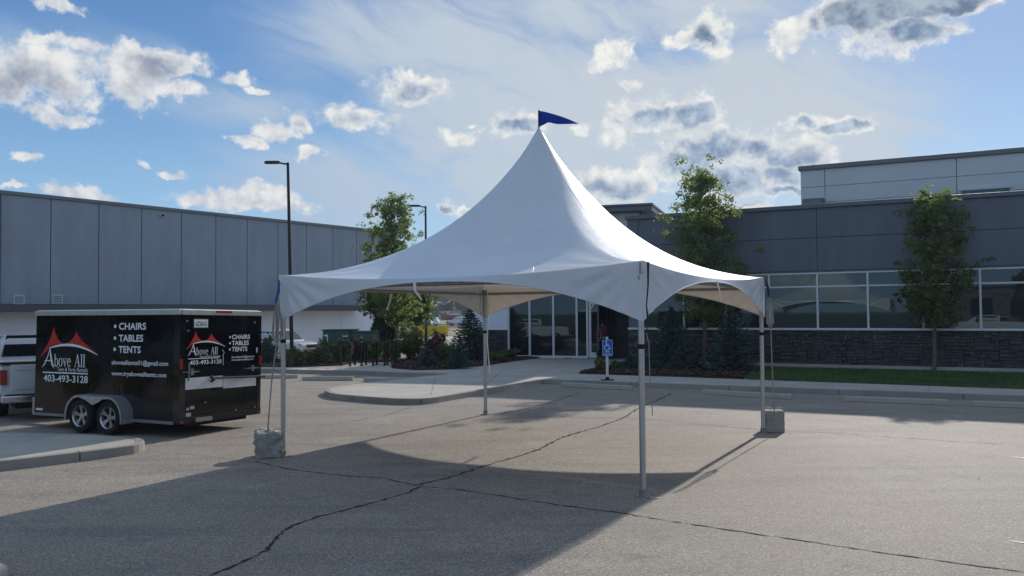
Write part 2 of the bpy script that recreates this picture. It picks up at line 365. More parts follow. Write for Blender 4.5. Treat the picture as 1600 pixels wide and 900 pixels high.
def raw(name, V, Fq, m, parent=None, smooth=False, **props):   # numpy arrays -> object, fast
    me = bpy.data.meshes.new(name); V = np.asarray(V, np.float32); Fq = np.asarray(Fq, np.int32); k = Fq.shape[1]
    me.vertices.add(len(V)); me.vertices.foreach_set('co', V.ravel()); me.loops.add(Fq.size); me.loops.foreach_set('vertex_index', Fq.ravel())
    me.polygons.add(len(Fq)); me.polygons.foreach_set('loop_start', np.arange(0, Fq.size, k, dtype=np.int32))
    if smooth: me.polygons.foreach_set('use_smooth', np.ones(len(Fq), bool))
    me.update(calc_edges=True); me.validate(); me.materials.append(m)
    o = bpy.data.objects.new(name, me); col.objects.link(o)
    if parent is not None: o.parent = parent
    for a, b in props.items(): o[a] = b
    return o
def thing(name, label, cat, loc=(0, 0, 0), rotz=0, group=None):
    o = bpy.data.objects.new(name, None); col.objects.link(o); o.location = loc; o.rotation_euler = (0, 0, rotz); o.empty_display_size = .3
    o['label'] = label; o['category'] = cat
    if group: o['group'] = group
    return o
def tag(o, label, cat, group=None):
    o['label'] = label; o['category'] = cat
    if group: o['group'] = group
    return o
def struct(o): o['kind'] = 'structure'; return o
def same(name, me, parent, loc=(0, 0, 0), rot=(0, 0, 0), scale=(1, 1, 1)):
    o = bpy.data.objects.new(name, me); col.objects.link(o); o.parent = parent; o.location = loc; o.rotation_euler = rot; o.scale = scale; return o
def copy_tree(o, parent=None):
    c = o.copy(); col.objects.link(c)
    if parent is not None: c.parent = parent
    for ch in list(o.children): copy_tree(ch, c)
    return c

# ================================================================ GROUND
def ground_z(x, y):
    k = min(1, max(0, (y - 38) / 8)); k = k * k * (3 - 2 * k)
    side = min(1, max(0, (2 - x) / 6)); return -.35 * k * side
xs = np.concatenate([np.linspace(-1500, -60, 14), np.linspace(-50, 50, 51), np.linspace(60, 1500, 14)])
ys = np.concatenate([np.linspace(-700, -60, 10), np.linspace(-50, 90, 71), np.linspace(100, 1600, 18)])
gv = [(x, y, ground_z(x, y)) for y in ys for x in xs]; nx = len(xs)
gf = [(j * nx + i, j * nx + i + 1, (j + 1) * nx + i + 1, (j + 1) * nx + i) for j in range(len(ys) - 1) for i in range(nx - 1)]
struct(raw('ground', gv, gf, M_FIELD, smooth=True))
xs = np.linspace(-48, 48, 49); ys = np.linspace(-22, 76, 50)
gv = [(x, y, ground_z(x, y) + .004) for y in ys for x in xs]; nx = len(xs)
gf = [(j * nx + i, j * nx + i + 1, (j + 1) * nx + i + 1, (j + 1) * nx + i) for j in range(len(ys) - 1) for i in range(nx - 1)]
struct(raw('parking_lot', gv, gf, M_ASPH, smooth=True))

def strip(name, pts, wid, m, z=.008, jag=0.0, sub=1, seed=0):
    r_ = np.random.default_rng(seed); P = np.array([gnd(*p)[:2] for p in pts])
    Q = [P[0]]
    for a, b in zip(P[:-1], P[1:]):
        n = max(1, int(np.linalg.norm(b - a) / sub))
        for k in range(1, n + 1): Q.append(a + (b - a) * k / n)
    Q = np.array(Q); d = np.gradient(Q, axis=0); nrm = np.stack([-d[:, 1], d[:, 0]], 1); nrm /= np.linalg.norm(nrm, axis=1)[:, None] + 1e-9
    off = np.cumsum(r_.normal(0, 1, len(Q))); off -= np.linspace(off[0], off[-1], len(Q)); off = off * jag * .35 + r_.normal(0, jag, len(Q))
    Q = Q + nrm * off[:, None]; ww = wid * (0.15 + 1.15 * r_.random(len(Q)))
    A = Q + nrm * ww[:, None] / 2; B = Q - nrm * ww[:, None] / 2; n = len(Q)
    V = [(*a, z) for a in A] + [(*b, z) for b in B]; Fq = [(i, i + 1, n + i + 1, n + i) for i in range(n - 1)]
    return struct(raw(name, V, Fq, m))
strip('asphalt_crack', [(1050, 615), (1000, 637), (968, 656), (930, 669), (880, 683), (840, 703), (800, 716), (760, 727), (700, 747), (655, 758)], 0.0510, M_CRACK, jag=.016, sub=.09, seed=1)
strip('asphalt_crack', [(655, 762), (640, 770), (570, 790), (500, 808), (460, 822), (440, 832), (428, 848), (420, 860), (395, 872), (330, 900)], 0.0374, M_CRACK, jag=.010, sub=.06, seed=2)
strip('asphalt_crack', [(400, 722), (450, 733), (540, 744), (600, 748), (655, 760), (720, 766), (800, 778), (880, 790), (960, 800), (1040, 813), (1120, 825), (1250, 845), (1400, 867), (1500, 882), (1600, 895)], 0.0272, M_CRACK, jag=.008, sub=.07, seed=3)
strip('asphalt_crack', [(757, 648), (860, 652), (1000, 655), (1100, 664), (1190, 672), (1300, 677), (1400, 684), (1500, 691), (1600, 697), (1680, 702)], .022, M_SEAM, jag=.006, sub=.12, seed=4)
strip('asphalt_crack', [(905, 614), (880, 622), (850, 632), (810, 642), (780, 647)], 0.0374, M_CRACK, jag=.02, sub=.12, seed=5)
strip('asphalt_crack', [(640, 637), (600, 650), (540, 660), (440, 675), (330, 690)], .018, M_SEAM, jag=.02, sub=.15, seed=6)
strip('asphalt_crack', [(215, 707), (270, 708), (340, 716), (400, 722)], .014, M_SEAM, jag=.02, sub=.1, seed=7)
for i, q in enumerate([[(1577, 714), (1600, 716), (1640, 718)], [(1577, 846), (1600, 849), (1650, 853)]]):
    strip('worn_paint_mark', q, .045, M_PAINT, jag=.008, sub=.08, seed=20 + i)
strip('worn_paint_mark', [(1010, 777), (1030, 780)], .05, M_PAINT, jag=.02, sub=.04, seed=25)

struct(MB().add([(-400, -400, .03), (400, -400, .03), (400, -16, .03), (-34, -16, .03), (-34, 24, .03), (-400, 24, .03)], [(0, 1, 2, 3, 4, 5)]).build('grass_field', M_LAWN))
# ================================================================ SIDEWALK AND KERBS
def offset_poly(P, w_):
    P = np.array(P); d = np.gradient(P, axis=0); n = np.stack([-d[:, 1], d[:, 0]], 1); n /= np.linalg.norm(n, axis=1)[:, None]; return P + n * w_
def resample(P, step):
    P = np.array(P, float); L = np.r_[0, np.cumsum(np.linalg.norm(np.diff(P, axis=0), axis=1))]; n = max(2, int(L[-1] / step) + 1); s_ = np.linspace(0, L[-1], n)
    return np.stack([np.interp(s_, L, P[:, i]) for i in range(2)], 1)
def chaikin(P, k=2):
    P = np.array(P, float)
    for _ in range(k):
        A = P[:-1] * .75 + P[1:] * .25; B = P[:-1] * .25 + P[1:] * .75
        P = np.concatenate([P[:1], np.stack([A, B], 1).reshape(-1, 2), P[-1:]])
    return P
corner = gnd(847, 600)[:2]; rend = gnd(1600, 628)[:2]; kd = (rend - corner) / np.linalg.norm(rend - corner)
kn = np.array([-kd[1], kd[0]])                     # away from camera
rfar = corner + kd * 32
isl_front = chaikin([gnd(*q)[:2] for q in ((847, 600), (800, 608), (757, 617), (700, 627), (672, 632), (635, 633), (595, 631), (548, 627), (518, 624), (505, 619), (508, 614), (530, 610), (570, 604), (620, 598), (665, 594), (695, 590.5))])
far_l = [gnd(*q)[:2] for q in ((640, 589), (560, 586), (430, 583))]; far_l.append(far_l[-1] + (far_l[-1] - far_l[-2]) / np.linalg.norm(far_l[-1] - far_l[-2]) * 14)
ZS = .15
kerb_root = bpy.data.objects.new('kerb', None); col.objects.link(kerb_root); kerb_root['kind'] = 'structure'
def kerb_run(P, seg=3.0, wid=.16, side=1, step=.25):
    P = resample(P, step); In = offset_poly(P, wid * side); L = np.r_[0, np.cumsum(np.linalg.norm(np.diff(P, axis=0), axis=1))]
    nseg = max(1, int(round(L[-1] / seg))); ed = np.linspace(0, L[-1], nseg + 1)
    for a, b in zip(ed[:-1], ed[1:]):
        ss = np.r_[a + .008, L[(L > a + .05) & (L < b - .05)], b - .008]
        A = np.stack([np.interp(ss, L, P[:, i]) for i in range(2)], 1); B = np.stack([np.interp(ss, L, In[:, i]) for i in range(2)], 1); n = len(ss)
        m = MB(); v = [(*p, -.05) for p in A] + [(*(p + (q - p) * .12), ZS) for p, q in zip(A, B)] + [(*p, ZS) for p in B] + [(*p, -.05) for p in B]
        f = [(k * n + i, k * n + i + 1, (k + 1) * n + i + 1, (k + 1) * n + i) for k in range(3) for i in range(n - 1)]
        f += [(0, n, 2 * n, 3 * n), (n - 1, 4 * n - 1, 3 * n - 1, 2 * n - 1)]
        m.add(v, f).build('kerb_stone', M_KERB, kerb_root, bevel=.012)
    return In
in_r = kerb_run([corner + kd * .02, rfar], side=1)
in_i = kerb_run(isl_front, side=-1, seg=2.2, step=.15)
in_f = kerb_run(np.array([isl_front[-1]] + far_l), side=-1)
lend = np.array(far_l[-1]); door_y = 50
slab = [p for p in in_i[::-1]]
poly = list(in_r) + [(34, 30), (34, 52), (-4.2, 52), (-4.2, 38.5), (lend[0], 38.5)] + list(in_f[::-1]) + list(in_i[::-1])
# remove near duplicates
pp = [np.array(poly[0])]
for q in poly[1:]:
    if np.linalg.norm(np.array(q) - pp[-1]) > .02: pp.append(np.array(q))
def flat_poly(name, poly, z0, z1, m, parent=None):
    b = bmesh.new(); vs = [b.verts.new((p[0], p[1], z1)) for p in poly]; f = b.faces.new(vs)
    r_ = bmesh.ops.extrude_face_region(b, geom=[f]); bmesh.ops.translate(b, verts=[v for v in r_['geom'] if isinstance(v, bmesh.types.BMVert)], vec=(0, 0, z0 - z1))
    bmesh.ops.recalc_face_normals(b, faces=b.faces); bmesh.ops.triangulate(b, faces=[f for f in b.faces if len(f.verts) > 4])
    me = bpy.data.meshes.new(name); b.to_mesh(me); b.free(); me.materials.append(m); o = bpy.data.objects.new(name, me); col.objects.link(o)
    if parent: o.parent = parent
    return o
side_o = struct(flat_poly('sidewalk', pp, -.9, ZS - .012, M_CONC))
# paving panels along the lot
PW = 1.72
s0 = .0; k = 0
while s0 < 24:
    s1 = s0 + 1.55
    a = corner + kd * (s0 + .006) + kn * .17; b = corner + kd * (s1 - .006) + kn * .17
    MB().prism([a, b, b + kn * PW, a + kn * PW], ZS - .06, ZS - .001).build('paving_panel', M_CONC, side_o, bevel=.006, seg=1)
    s0 = s1
# joint lines of the island pour, cut as shallow dark grooves
def groove(a, b, z=ZS - .0085, wd=.014):
    a = gnd(*a, ZS)[:2]; b = gnd(*b, ZS)[:2]; d = (b - a) / np.linalg.norm(b - a); n = np.array([-d[1], d[0]]) * wd / 2
    MB().add([(*(a + n), z), (*(b + n), z), (*(b - n), z), (*(a - n), z)], [(0, 1, 2, 3)]).build('joint', M_SEAM, side_o)
for a, b in [((673, 617), (680, 591)), ((755, 603), (790, 575)), ((735, 606), (560, 601)), ((800, 592), (895, 566)), ((700, 583), (560, 579)), ((560, 579), (545, 573))]: groove(a, b)
# near island on the camera side of the trailer, and the kerb end at the frame edge
isl2 = chaikin([gnd(*q)[:2] for q in ((-180, 757), (0, 737), (100, 725), (200, 712), (224, 707), (229, 702), (220, 697), (190, 694), (120, 690), (0, 687), (-180, 684))])
kin2 = kerb_run(isl2, side=1, seg=2.6, step=.12)
pp2 = [np.array(kin2[0])]
for q in kin2[1:]:
    if np.linalg.norm(q - pp2[-1]) > .02: pp2.append(q)
struct(flat_poly('traffic_island', pp2, -.05, ZS - .003, M_CONC))
c0 = gnd(-10, 890)[:2]; b0 = gnd(22, 893)[:2]
struct(MB().prism([gnd(-60, 888)[:2], gnd(-2, 893)[:2], gnd(12, 900)[:2], gnd(14, 925)[:2], gnd(-60, 925)[:2]], -.05, .09).build('kerb_end', M_KERB, bevel=.02))

# planting beds and lawn
bedL = [gnd(*q, ZS)[:2] for q in ((612, 575), (650, 578), (700, 577), (757, 571), (810, 563), (868, 556.5))] + [np.array([0.2, 40.6]), np.array([-4.0, 40.5])] + [np.array([-4.6, 38.4]), gnd(612, 566, ZS)[:2]]
struct(flat_poly('mulch_bed', bedL, ZS - .1, ZS + .035, M_SOIL))
bedFL = [gnd(*q, ZS)[:2] for q in ((300, 572), (405, 573), (470, 573), (535, 571), (560, 566.5), (612, 565))] + [np.array([-4.7, 38.4]), np.array([lend[0] + .3, 38.4]), np.array([lend[0] + .3, 34.2])]
struct(flat_poly('mulch_bed', bedFL, ZS - .1, ZS + .035, M_SOIL))
fd = np.array([-.88, .475]) / np.linalg.norm([-.88, .475]); fP = np.array([590 / 1302 * 28.5, 28.5]); fn_ = np.array([fd[1], -fd[0]]) * 1.0   # fd runs away to the left
def fac(t, off=0): return fP + fd * t + np.array([.475, .88]) * off   # off>0 behind the facade
bedR = [gnd(*q, ZS)[:2] for q in ((903, 583), (935, 578.5), (975, 574), (1000, 573))] 
bedR = [gnd(905, 583.5, ZS)[:2], gnd(1000, 586.5, ZS)[:2], gnd(1080, 589, ZS)[:2], gnd(1162, 592, ZS)[:2], gnd(1176, 578, ZS)[:2], fac(4.35, -.02), fac(9.2, -.02), gnd(985, 568, ZS)[:2], gnd(945, 575, ZS)[:2]]
struct(flat_poly('mulch_bed', bedR, ZS - .1, ZS + .05, M_SOIL))
lawn = [gnd(1166, 592.3, ZS)[:2], gnd(1600, 607.5, ZS)[:2], gnd(1600, 607.5, ZS)[:2] + kd * 8, fac(-12, -.02), fac(4.3, -.02), gnd(1179, 578, ZS)[:2]]
struct(flat_poly('lawn', lawn, ZS - .1, ZS + .05, M_LAWN))
def in_poly(P, poly):
    poly = np.array(poly); x, y = P[:, 0], P[:, 1]; ins = np.zeros(len(P), bool); j = len(poly) - 1
    for i in range(len(poly)):
        xi, yi = poly[i]; xj, yj = poly[j]
        c = ((yi > y) != (yj > y)) & (x < (xj - xi) * (y - yi) / (yj - yi + 1e-12) + xi); ins ^= c; j = i
    return ins
def scatter(poly, n):
    poly = np.array(poly); lo, hi = poly.min(0), poly.max(0); P = rng.random((n, 2)) * (hi - lo) + lo; return P[in_poly(P, poly)]
P = scatter(lawn, 170000); n = len(P); a = rng.random(n) * 6.283; h = .035 + .045 * rng.random(n); wd = .006 + .008 * rng.random(n)
dx = np.stack([np.cos(a), np.sin(a)], 1) * wd[:, None]; ln = rng.normal(0, .02, (n, 2))
V = np.stack([np.c_[P + dx, np.full(n, ZS + .05)], np.c_[P - dx, np.full(n, ZS + .05)], np.c_[P + ln, ZS + .05 + h]], 1).reshape(-1, 3)
raw('lawn_grass', V, np.arange(3 * n).reshape(-1, 3), M_GRASS, kind='stuff')
def chips(name, poly, n, z):
    P = scatter(poly, n); n = len(P); a = rng.random(n) * 6.283; L = .03 + .05 * rng.random(n); W = .010 + .016 * rng.random(n)
    d = np.stack([np.cos(a), np.sin(a)], 1); e = np.stack([-d[:, 1], d[:, 0]], 1); zz = z + .035 * rng.random(n)
    tl = rng.normal(0, .018, (n, 4)); c = []
    for k, (i, j) in enumerate(((1, 1), (-1, 1), (-1, -1), (1, -1))): c.append(np.c_[P + d * L[:, None] * i + e * W[:, None] * j, zz + tl[:, k]])
    raw(name, np.stack(c, 1).reshape(-1, 3), np.arange(4 * n).reshape(-1, 4), M_MULCH, kind='stuff')
chips('bark_chips', bedR, 26000, ZS + .05); chips('bark_chips', bedL, 16000, ZS + .035); chips('bark_chips', bedFL, 9000, ZS + .035)

# wheel stops
stop_mb = MB(); prof = [(-.075, 0), (.075, 0), (.06, .10), (.045, .125), (-.045, .125), (-.06, .10)]
v = [(x, y, z) for x in (-.9, .9) for (y, z) in prof]; n6 = 6
stop_mb.add(v, [tuple(range(6)), tuple(range(6, 12))[::-1]] + [(i, (i + 1) % 6, 6 + (i + 1) % 6, 6 + i) for i in range(6)])
stop_me = stop_mb.mesh('wheel_stop', M_CONC)
for (l, r_, lab) in [((878, 604), (988, 610), 'concrete wheel stop in front of the blue accessible parking sign'),
                 ((1098, 616), (1237, 624), 'concrete wheel stop by the far tent leg with the smooth weight block'),
                 ((1320, 627), (1482, 633), 'concrete wheel stop straight out from the small tree on the lawn'),
                 ((1521, 635), (1690, 641), 'concrete wheel stop cut off by the frame edge past the lawn tree'),
                 ((384, 592), (466, 591), 'concrete wheel stop just past the rear of the black trailer'),
                 ((473, 594.5), (552, 594.5), 'concrete wheel stop between two others before the bike racks'),
                 ((569, 596), (640, 597), 'concrete wheel stop nearest the tip of the bright concrete island')]:
    a = gnd(*l)[:2]; b = gnd(*r_)[:2]; c = (a + b) / 2; o = bpy.data.objects.new('wheel_stop', stop_me); col.objects.link(o)
    o.location = (*c, .006); o.rotation_euler = (0, 0, math.atan2(*(b - a)[::-1])); o.scale = (np.linalg.norm(b - a) / 1.8, 1, 1)
    tag(o, lab, 'wheel stop', 'concrete wheel stops at the heads of the parking bays')
    bv = o.modifiers.new('bevel', 'BEVEL'); bv.width = .012; bv.segments = 2

# ================================================================ BUILDINGS
# main grey building: local x runs along the facade towards the camera's right, y into the building
bld = thing('office_building', 'low dark grey clad building with window band and dark stone base behind the lawn', 'building', (fP[0], fP[1], 0), math.atan2(-fd[1], -fd[0]))
def bx(name, m, x0, x1, y0, y1, z0, z1, parent=bld, bevel=0, **k): return MB().box(x0, x1, y0, y1, z0, z1).build(name, m, parent, bevel=bevel, **k)
XL, XR = -9.45, 14.0
bx('wall', M_MORTAR, XL + .05, XR, .16, 9, .1, 5.90)
bx('soffit_trim', M_CAP, XL, XR, -.02, .155, 3.60, 3.66)
jx = [XL, -8.97, -5.64, -2.32, 1.0, 4.33, 7.65, 10.98, XR]
for a, b in zip(jx[:-1], jx[1:]):
    bx('cladding_panel', M_PANEL_G, a + .008, b - .008, -.06, .15, 3.665, 4.825, bevel=.006)
    bx('cladding_panel', M_PANEL_G, a + .008, b - .008, -.06, .15, 4.84, 5.88, bevel=.006)
bx('parapet_cap', M_CAP, XL - .06, XR, -.14, .5, 5.885, 6.03, bevel=.01)
# window band
mx = [-8.85, -7.2, -5.6, -4.0, -2.34, -.685, 1.02, 2.71, 4.4, 6.1, 7.8, 9.5, 11.2, 13.9]
for a in mx: bx('mullion', M_MULL, a - .033, a + .033, -.03, .12, 1.625, 3.595)
bx('head_rail', M_MULL, mx[0], mx[-1], -.024, .11, 3.545, 3.597)
for a, b in zip(mx[:-1], mx[1:]):
    bx('transom', M_MULL, a + .034, b - .034, -.024, .11, 3.07, 3.125)
    bx('window_pane', M_PANE, a + .034, b - .034, .05, .07, 3.127, 3.543)
    bx('window_pane', M_PANE, a + .034, b - .034, .05, .07, 1.626, 3.068)
bx('window_sill', M_MULL, XL, XR, -.10, .14, 1.545, 1.622, bevel=.008)
bx('plinth', M_CONC, XL - .02, XR, -.16, .1, .12, .345, bevel=.01)
bx('stone_backing', M_MORTAR, XL + .01, XR, .0, .155, .345, 1.544)
# pier between the window band and the entrance
bx('cladding_panel', M_PANEL_G, XL + .02, mx[0] - .04, -.02, .15, 1.63, 3.59)
def stone_wall(x0, x1, z0, z1, parent, limit_x, y=0.0, seed=3):
    r_ = np.random.default_rng(seed); nz = int(round((z1 - z0) / .047)); uz_ = (z1 - z0) / nz; ux = .05; nx_ = int((x1 - x0) / ux); used = np.zeros((nz, nx_), bool); out = []
    for j in range(nz):
        i = 0
        while i < nx_:
            if used[j, i]: i += 1; continue
            run = 0
            while i + run < nx_ and not used[j, i + run] and run < 14: run += 1
            wl = min(run, int(r_.integers(3, 13))); wl = run if run - wl < 2 else wl
            hh = int(r_.choice([1, 2, 2, 2, 3])); hh = min(hh, nz - j)
            used[j:j + hh, i:i + wl] = True
            a, b, z, h = x0 + i * ux, x0 + (i + wl) * ux, z0 + j * uz_, hh * uz_
            p = r_.uniform(.015, .085); k = r_.uniform(-.01, .01, 8); e = .003
            v = [(a + e, -y + .01, z + e), (b - e, -y + .01, z + e), (b - e, -y + .01, z + h - e), (a + e, -y + .01, z + h - e),
                 (a + .010, -y - p + k[0], z + .008 + abs(k[4])), (b - .010, -y - p + k[1], z + .008), (b - .010, -y - p + k[2], z + h - .008 - abs(k[5])), (a + .010, -y - p + k[3], z + h - .008)]
            out.append((a, b, h, v, [(4, 5, 6, 7), (0, 1, 5, 4), (1, 2, 6, 5), (2, 3, 7, 6), (3, 0, 4, 7)])); i += wl
    out.sort(key=lambda q: -(1 if limit_x[0] < q[0] < limit_x[1] else 0) * (q[1] - q[0]) * q[2])
    return out
st = stone_wall(XL, XR, .35, 1.54, bld, (-4.6, 4.0))
for a, b, h, v, f in st[:270]: MB().add(v, f).build('stone', M_STONE, bld)
m = MB()
for a, b, h, v, f in st[270:]: m.add(v, f)
m.build('ledgestone', M_STONE, bld, kind='stuff')
# pale upper storey set back on the roof
uo = 8.0; uP = fac(0, uo); uxl = -on_plane(1251, 290, uP, fd)[0]; 
def uz(px, py): return on_plane(px, py, uP, fd)[1]
uT = (uz(1251, 268) + uz(1600, 237)) / 2; uj = -on_plane(1289, 290, uP, fd)[0]; uj2 = -on_plane(1495, 290, uP, fd)[0]; umid = (uz(1289, 292) + uz(1495, 275)) / 2; ulow = (uz(1300, 317) + uz(1490, 301)) / 2
bx('upper_wall', M_MORTAR, uxl + .03, XR + 4, uo + .1, uo + 9, 5.5, uT - .02)
for a, b in ((uxl, uj), (uj, uj2), (uj2, uj2 + (uj2 - uj)), (uj2 + (uj2 - uj), XR + 4)):
    for z0, z1 in ((5.5, ulow), (ulow, umid), (umid, uT)):
        bx('upper_panel', M_UPPER, a + .012, b - .012, uo - .03, uo + .11, z0 + .008, z1 - .008, bevel=.008)
bx('upper_side_panel', M_UPPER, uxl - .01, uxl + .029, uo + .115, uo + 9, 5.5, uT)
bx('upper_parapet_cap', M_CAPL, uxl - .08, XR + 4, uo - .12, uo + 9, uT + .002, uT + .2, bevel=.01)
wx0 = -on_plane(1503, 295, uP, fd)[0]; wx1 = -on_plane(1577, 290, uP, fd)[0]
bx('upper_window', M_PANE, wx0, wx1, uo - .06, uo - .035, 5.4, uz(1540, 296))
bx('upper_window_frame', M_MULL, wx0 - .1, wx1 + .1, uo - .09, uo - .033, uz(1540, 296) + .004, uz(1540, 296) + .12)
bx('roof_unit', M_CAPL, uxl + .15, uj - .03, uo - .5, uo - .06, 5.9, uz(1270, 312))
# entrance: recessed storefront
sP = np.array([(930 - 800) / F_PX * 37.7, 37.7]); sdir = np.array([-.95, .31]) / np.linalg.norm([-.95, .31])
ent = thing('entrance_wing', 'recessed glazed entrance of the grey building with white framed doors', 'building entrance', (sP[0], sP[1], 0), math.atan2(-sdir[1], -sdir[0]))
def sx(px): return -on_plane(px, 520, sP, sdir)[0]
EZ = 3.25
def eb(name, m, x0, x1, y0, y1, z0, z1, parent=ent, bevel=0, **k): return MB().box(x0, x1, y0, y1, z0, z1).build(name, m, parent, bevel=bevel, **k)
post = [795, 828, 865, 901.5, 918]
eb('interior_wall', M_STONE, sx(796), sx(1040), 1.2, 1.3, .16, EZ)
eb('interior_floor', M_SEAM, sx(796), sx(1040), .1, 1.2, .14, .165)
for q in post: eb('mullion', M_MULL, sx(q) - .045, sx(q) + .045, -.05, .1, .2, EZ)
for a, b in zip(post[:-1], post[1:]): eb('storefront_pane', M_PANE2, sx(a) + .046, sx(b) - .046, .02, .04, .262, EZ)
eb('base_rail', M_MULL, sx(795), sx(918), -.06, .11, .15, .26)
# closed door leaf
d0, d1 = sx(919) + .05, sx(945)
door = eb('door', M_MULL, d0, d0 + .10, -.04, .03, .17, 2.75)
MB().box(d1 - .07, d1, -.04, .03, .17, 2.75).build('door_stile', M_MULL, door); MB().box(d0 + .1, d1 - .07, -.04, .03, .17, .42).build('door_rail', M_MULL, door)
MB().box(d0 + .1, d1 - .07, -.04, .03, 2.6, 2.75).build('door_rail', M_MULL, door); MB().box(d0 + .101, d1 - .071, -.012, .006, .421, 2.599).build('door_glass', M_PANE2, door)
eb('head_panel', M_PANE2, d0, sx(1040), .02, .04, 2.80, EZ); eb('door_head', M_MULL, d0, sx(1040), -.05, .08, 2.755, 2.80)
# second leaf standing open
odoor = MB().box(-.025, .025, -1.0, -.90, .19, 2.7).build('open_door', M_CAP, ent); odoor.location = (d1 + .12, -.06, 0); odoor.rotation_euler = (0, 0, R(-12))
MB().box(-.024, .024, -.899, -.1, .19, .45).build('door_rail', M_CAP, odoor); MB().box(-.024, .024, -.899, -.1, 2.55, 2.7).build('door_rail', M_CAP, odoor)
MB().box(-.006, .006, -.898, -.1, .451, 2.549).build('door_glass', M_PANE2, odoor); MB().box(-.025, .025, -.099, 0, .19, 2.7).build('door_stile', M_CAP, odoor)
MB().tube([(.03, -.95, 1.0), (.09, -.95, 1.02), (.09, -.95, 1.45), (.03, -.95, 1.47)], .014, 6).build('handle', M_CHROME, odoor)
# white wall and stone base left of the glass, back walls, tower roof
eb('white_wall', M_LWHITE, sx(738), sx(795) - .05, -.05, .2, 1.45, EZ + 2.6)
eb('wall_core', M_MORTAR, sx(738) + .02, sx(795) - .05, .0, .19, .1, 1.44)
m = MB()
for a, b, h, v, f in stone_wall(sx(738), sx(795) - .06, .15, 1.44, ent, (-99, 99), seed=9): MB().add(v, f).build('stone', M_STONE, ent)
eb('side_wall', M_LWHITE, sx(738) - .02, sx(738) + .18, .21, 10, .1, EZ + 2.6)
eb('over_door_wall', M_PANEL_G, sx(795) - .049, sx(1040), -.04, .2, EZ + .002, 5.6)
eb('roof_slab', M_CAP, sx(738), sx(1040), .21, 10, 5.5, 5.62)
rx = sx(1006)
eb('canopy_wall', M_UPPER, sx(880), rx, -.3, 5, 5.63, 6.64); eb('canopy_panel_trim', M_CAP, rx - .08, rx + .03, -.34, .0, 5.9, 6.63)
eb('canopy_roof', M_CAP, sx(870), rx + .55, -.9, 5.6, 6.65, 6.86, bevel=.01); eb('canopy_cap', M_CAP, sx(870) - .04, rx + .6, -.95, 5.65, 6.862, 6.96, bevel=.01)
# doormat on the walk
o = MB().prism([gnd(888, 556, ZS)[:2], gnd(958, 555, ZS)[:2], gnd(952, 559, ZS)[:2], gnd(880, 560, ZS)[:2]], ZS - .01, ZS + .012).build('door_mat', M_BLACKM); tag(o, 'dark entrance mat on the concrete before the glass doors', 'mat')

# left warehouse
ld = np.array([.59, .807]); ld /= np.linalg.norm(ld); lP = np.array([-19.9, 45.0])
wh = thing('warehouse', 'long warehouse with tall blue grey wall panels above a white lower wall', 'building', (lP[0], lP[1], 0), math.atan2(ld[1], ld[0]))
def lb(name, m, x0, x1, y0, y1, z0, z1, parent=wh, bevel=0, **k): return MB().box(x0, x1, y0, y1, z0, z1).build(name, m, parent, bevel=bevel, **k)
lj = [-7.17, -4.9, -2.51, -.18, 2.17, 4.38, 6.54, 8.81, 11.09, 13.32, 15.46, 17.6, 19.5]
lj = [-7.19] + lj[1:]
for a, b in zip(lj[:-1], lj[1:]): lb('wall_panel', M_PANEL_L, a + .022, b - .022, -.08, .25, 2.83, 8.02, bevel=.012)
for k in range(24): lb('wall_panel', M_UPPER, -9.9 - 2.3 * k + .02, -7.64 - 2.3 * k, .25, .5, 2.43, 8.02); lb('lower_wall_panel', M_UPPER, -9.9 - 2.3 * k + .02, -7.64 - 2.3 * k, .0, .26, -.7, 2.4)  # unseen extension, added for the trailer side's reflection and made pale to brighten it
lb('wall', M_MORTAR, -62, 19.45, .3, 18, -.7, 8.0)
lb('corner_post', M_LWHITE, -7.6, -7.22, -.12, .24, -.7, 2.4)
lb('corner_band', M_BAND, -7.62, -7.2, -.16, .24, 2.4, 8.02)
lb('parapet_cap', M_CAPL, -62, 19.6, -.16, .6, 8.025, 8.2, bevel=.01)
lb('canopy_band', M_BAND, -17, 15.4, -1.3, -.05, 2.45, 2.80, bevel=.01)
lw = [-7.2, -2.0, 3.3, 8.7, 14.1, 19.5]
for a, b in zip(lw[:-1], lw[1:]): lb('lower_wall_panel', M_LWHITE, a + .012, b - .012, .0, .26, -.7, 2.815)
for (px, py) in ((28.5, 468), (88.5, 467.5)):
    cx, cz = on_plane(px, py, lP, ld); v = lb('vent', M_MULL, cx - .24, cx + .24, -.11, -.082, cz - .22, cz + .22)
    MB().box(cx - .20, cx + .20, -.113, -.106, cz - .19, cz + .19).build('vent_recess', M_BAND, v)
    for k in range(5): MB().add([(cx - .2, -.12, cz - .175 + k * .078), (cx + .2, -.12, cz - .175 + k * .078), (cx + .2, -.135, cz - .130 + k * .078), (cx - .2, -.135, cz - .130 + k * .078), (cx - .2, -.115, cz - .130 + k * .078), (cx + .2, -.115, cz - .130 + k * .078)], [(0, 1, 2, 3), (3, 2, 5, 4)]).build('louvre', M_MULL, v)
cx, cz = on_plane(250, 337, lP, ld)
cm = lb('security_camera', M_MULL, cx - .08, cx + .08, -.2, -.08, cz - .07, cz + .07, bevel=.02); MB().lathe([(.0, -.34), (.055, -.34), (.06, -.2)], (cx, 0, cz)).build('lens_housing', M_BLACKM, cm)

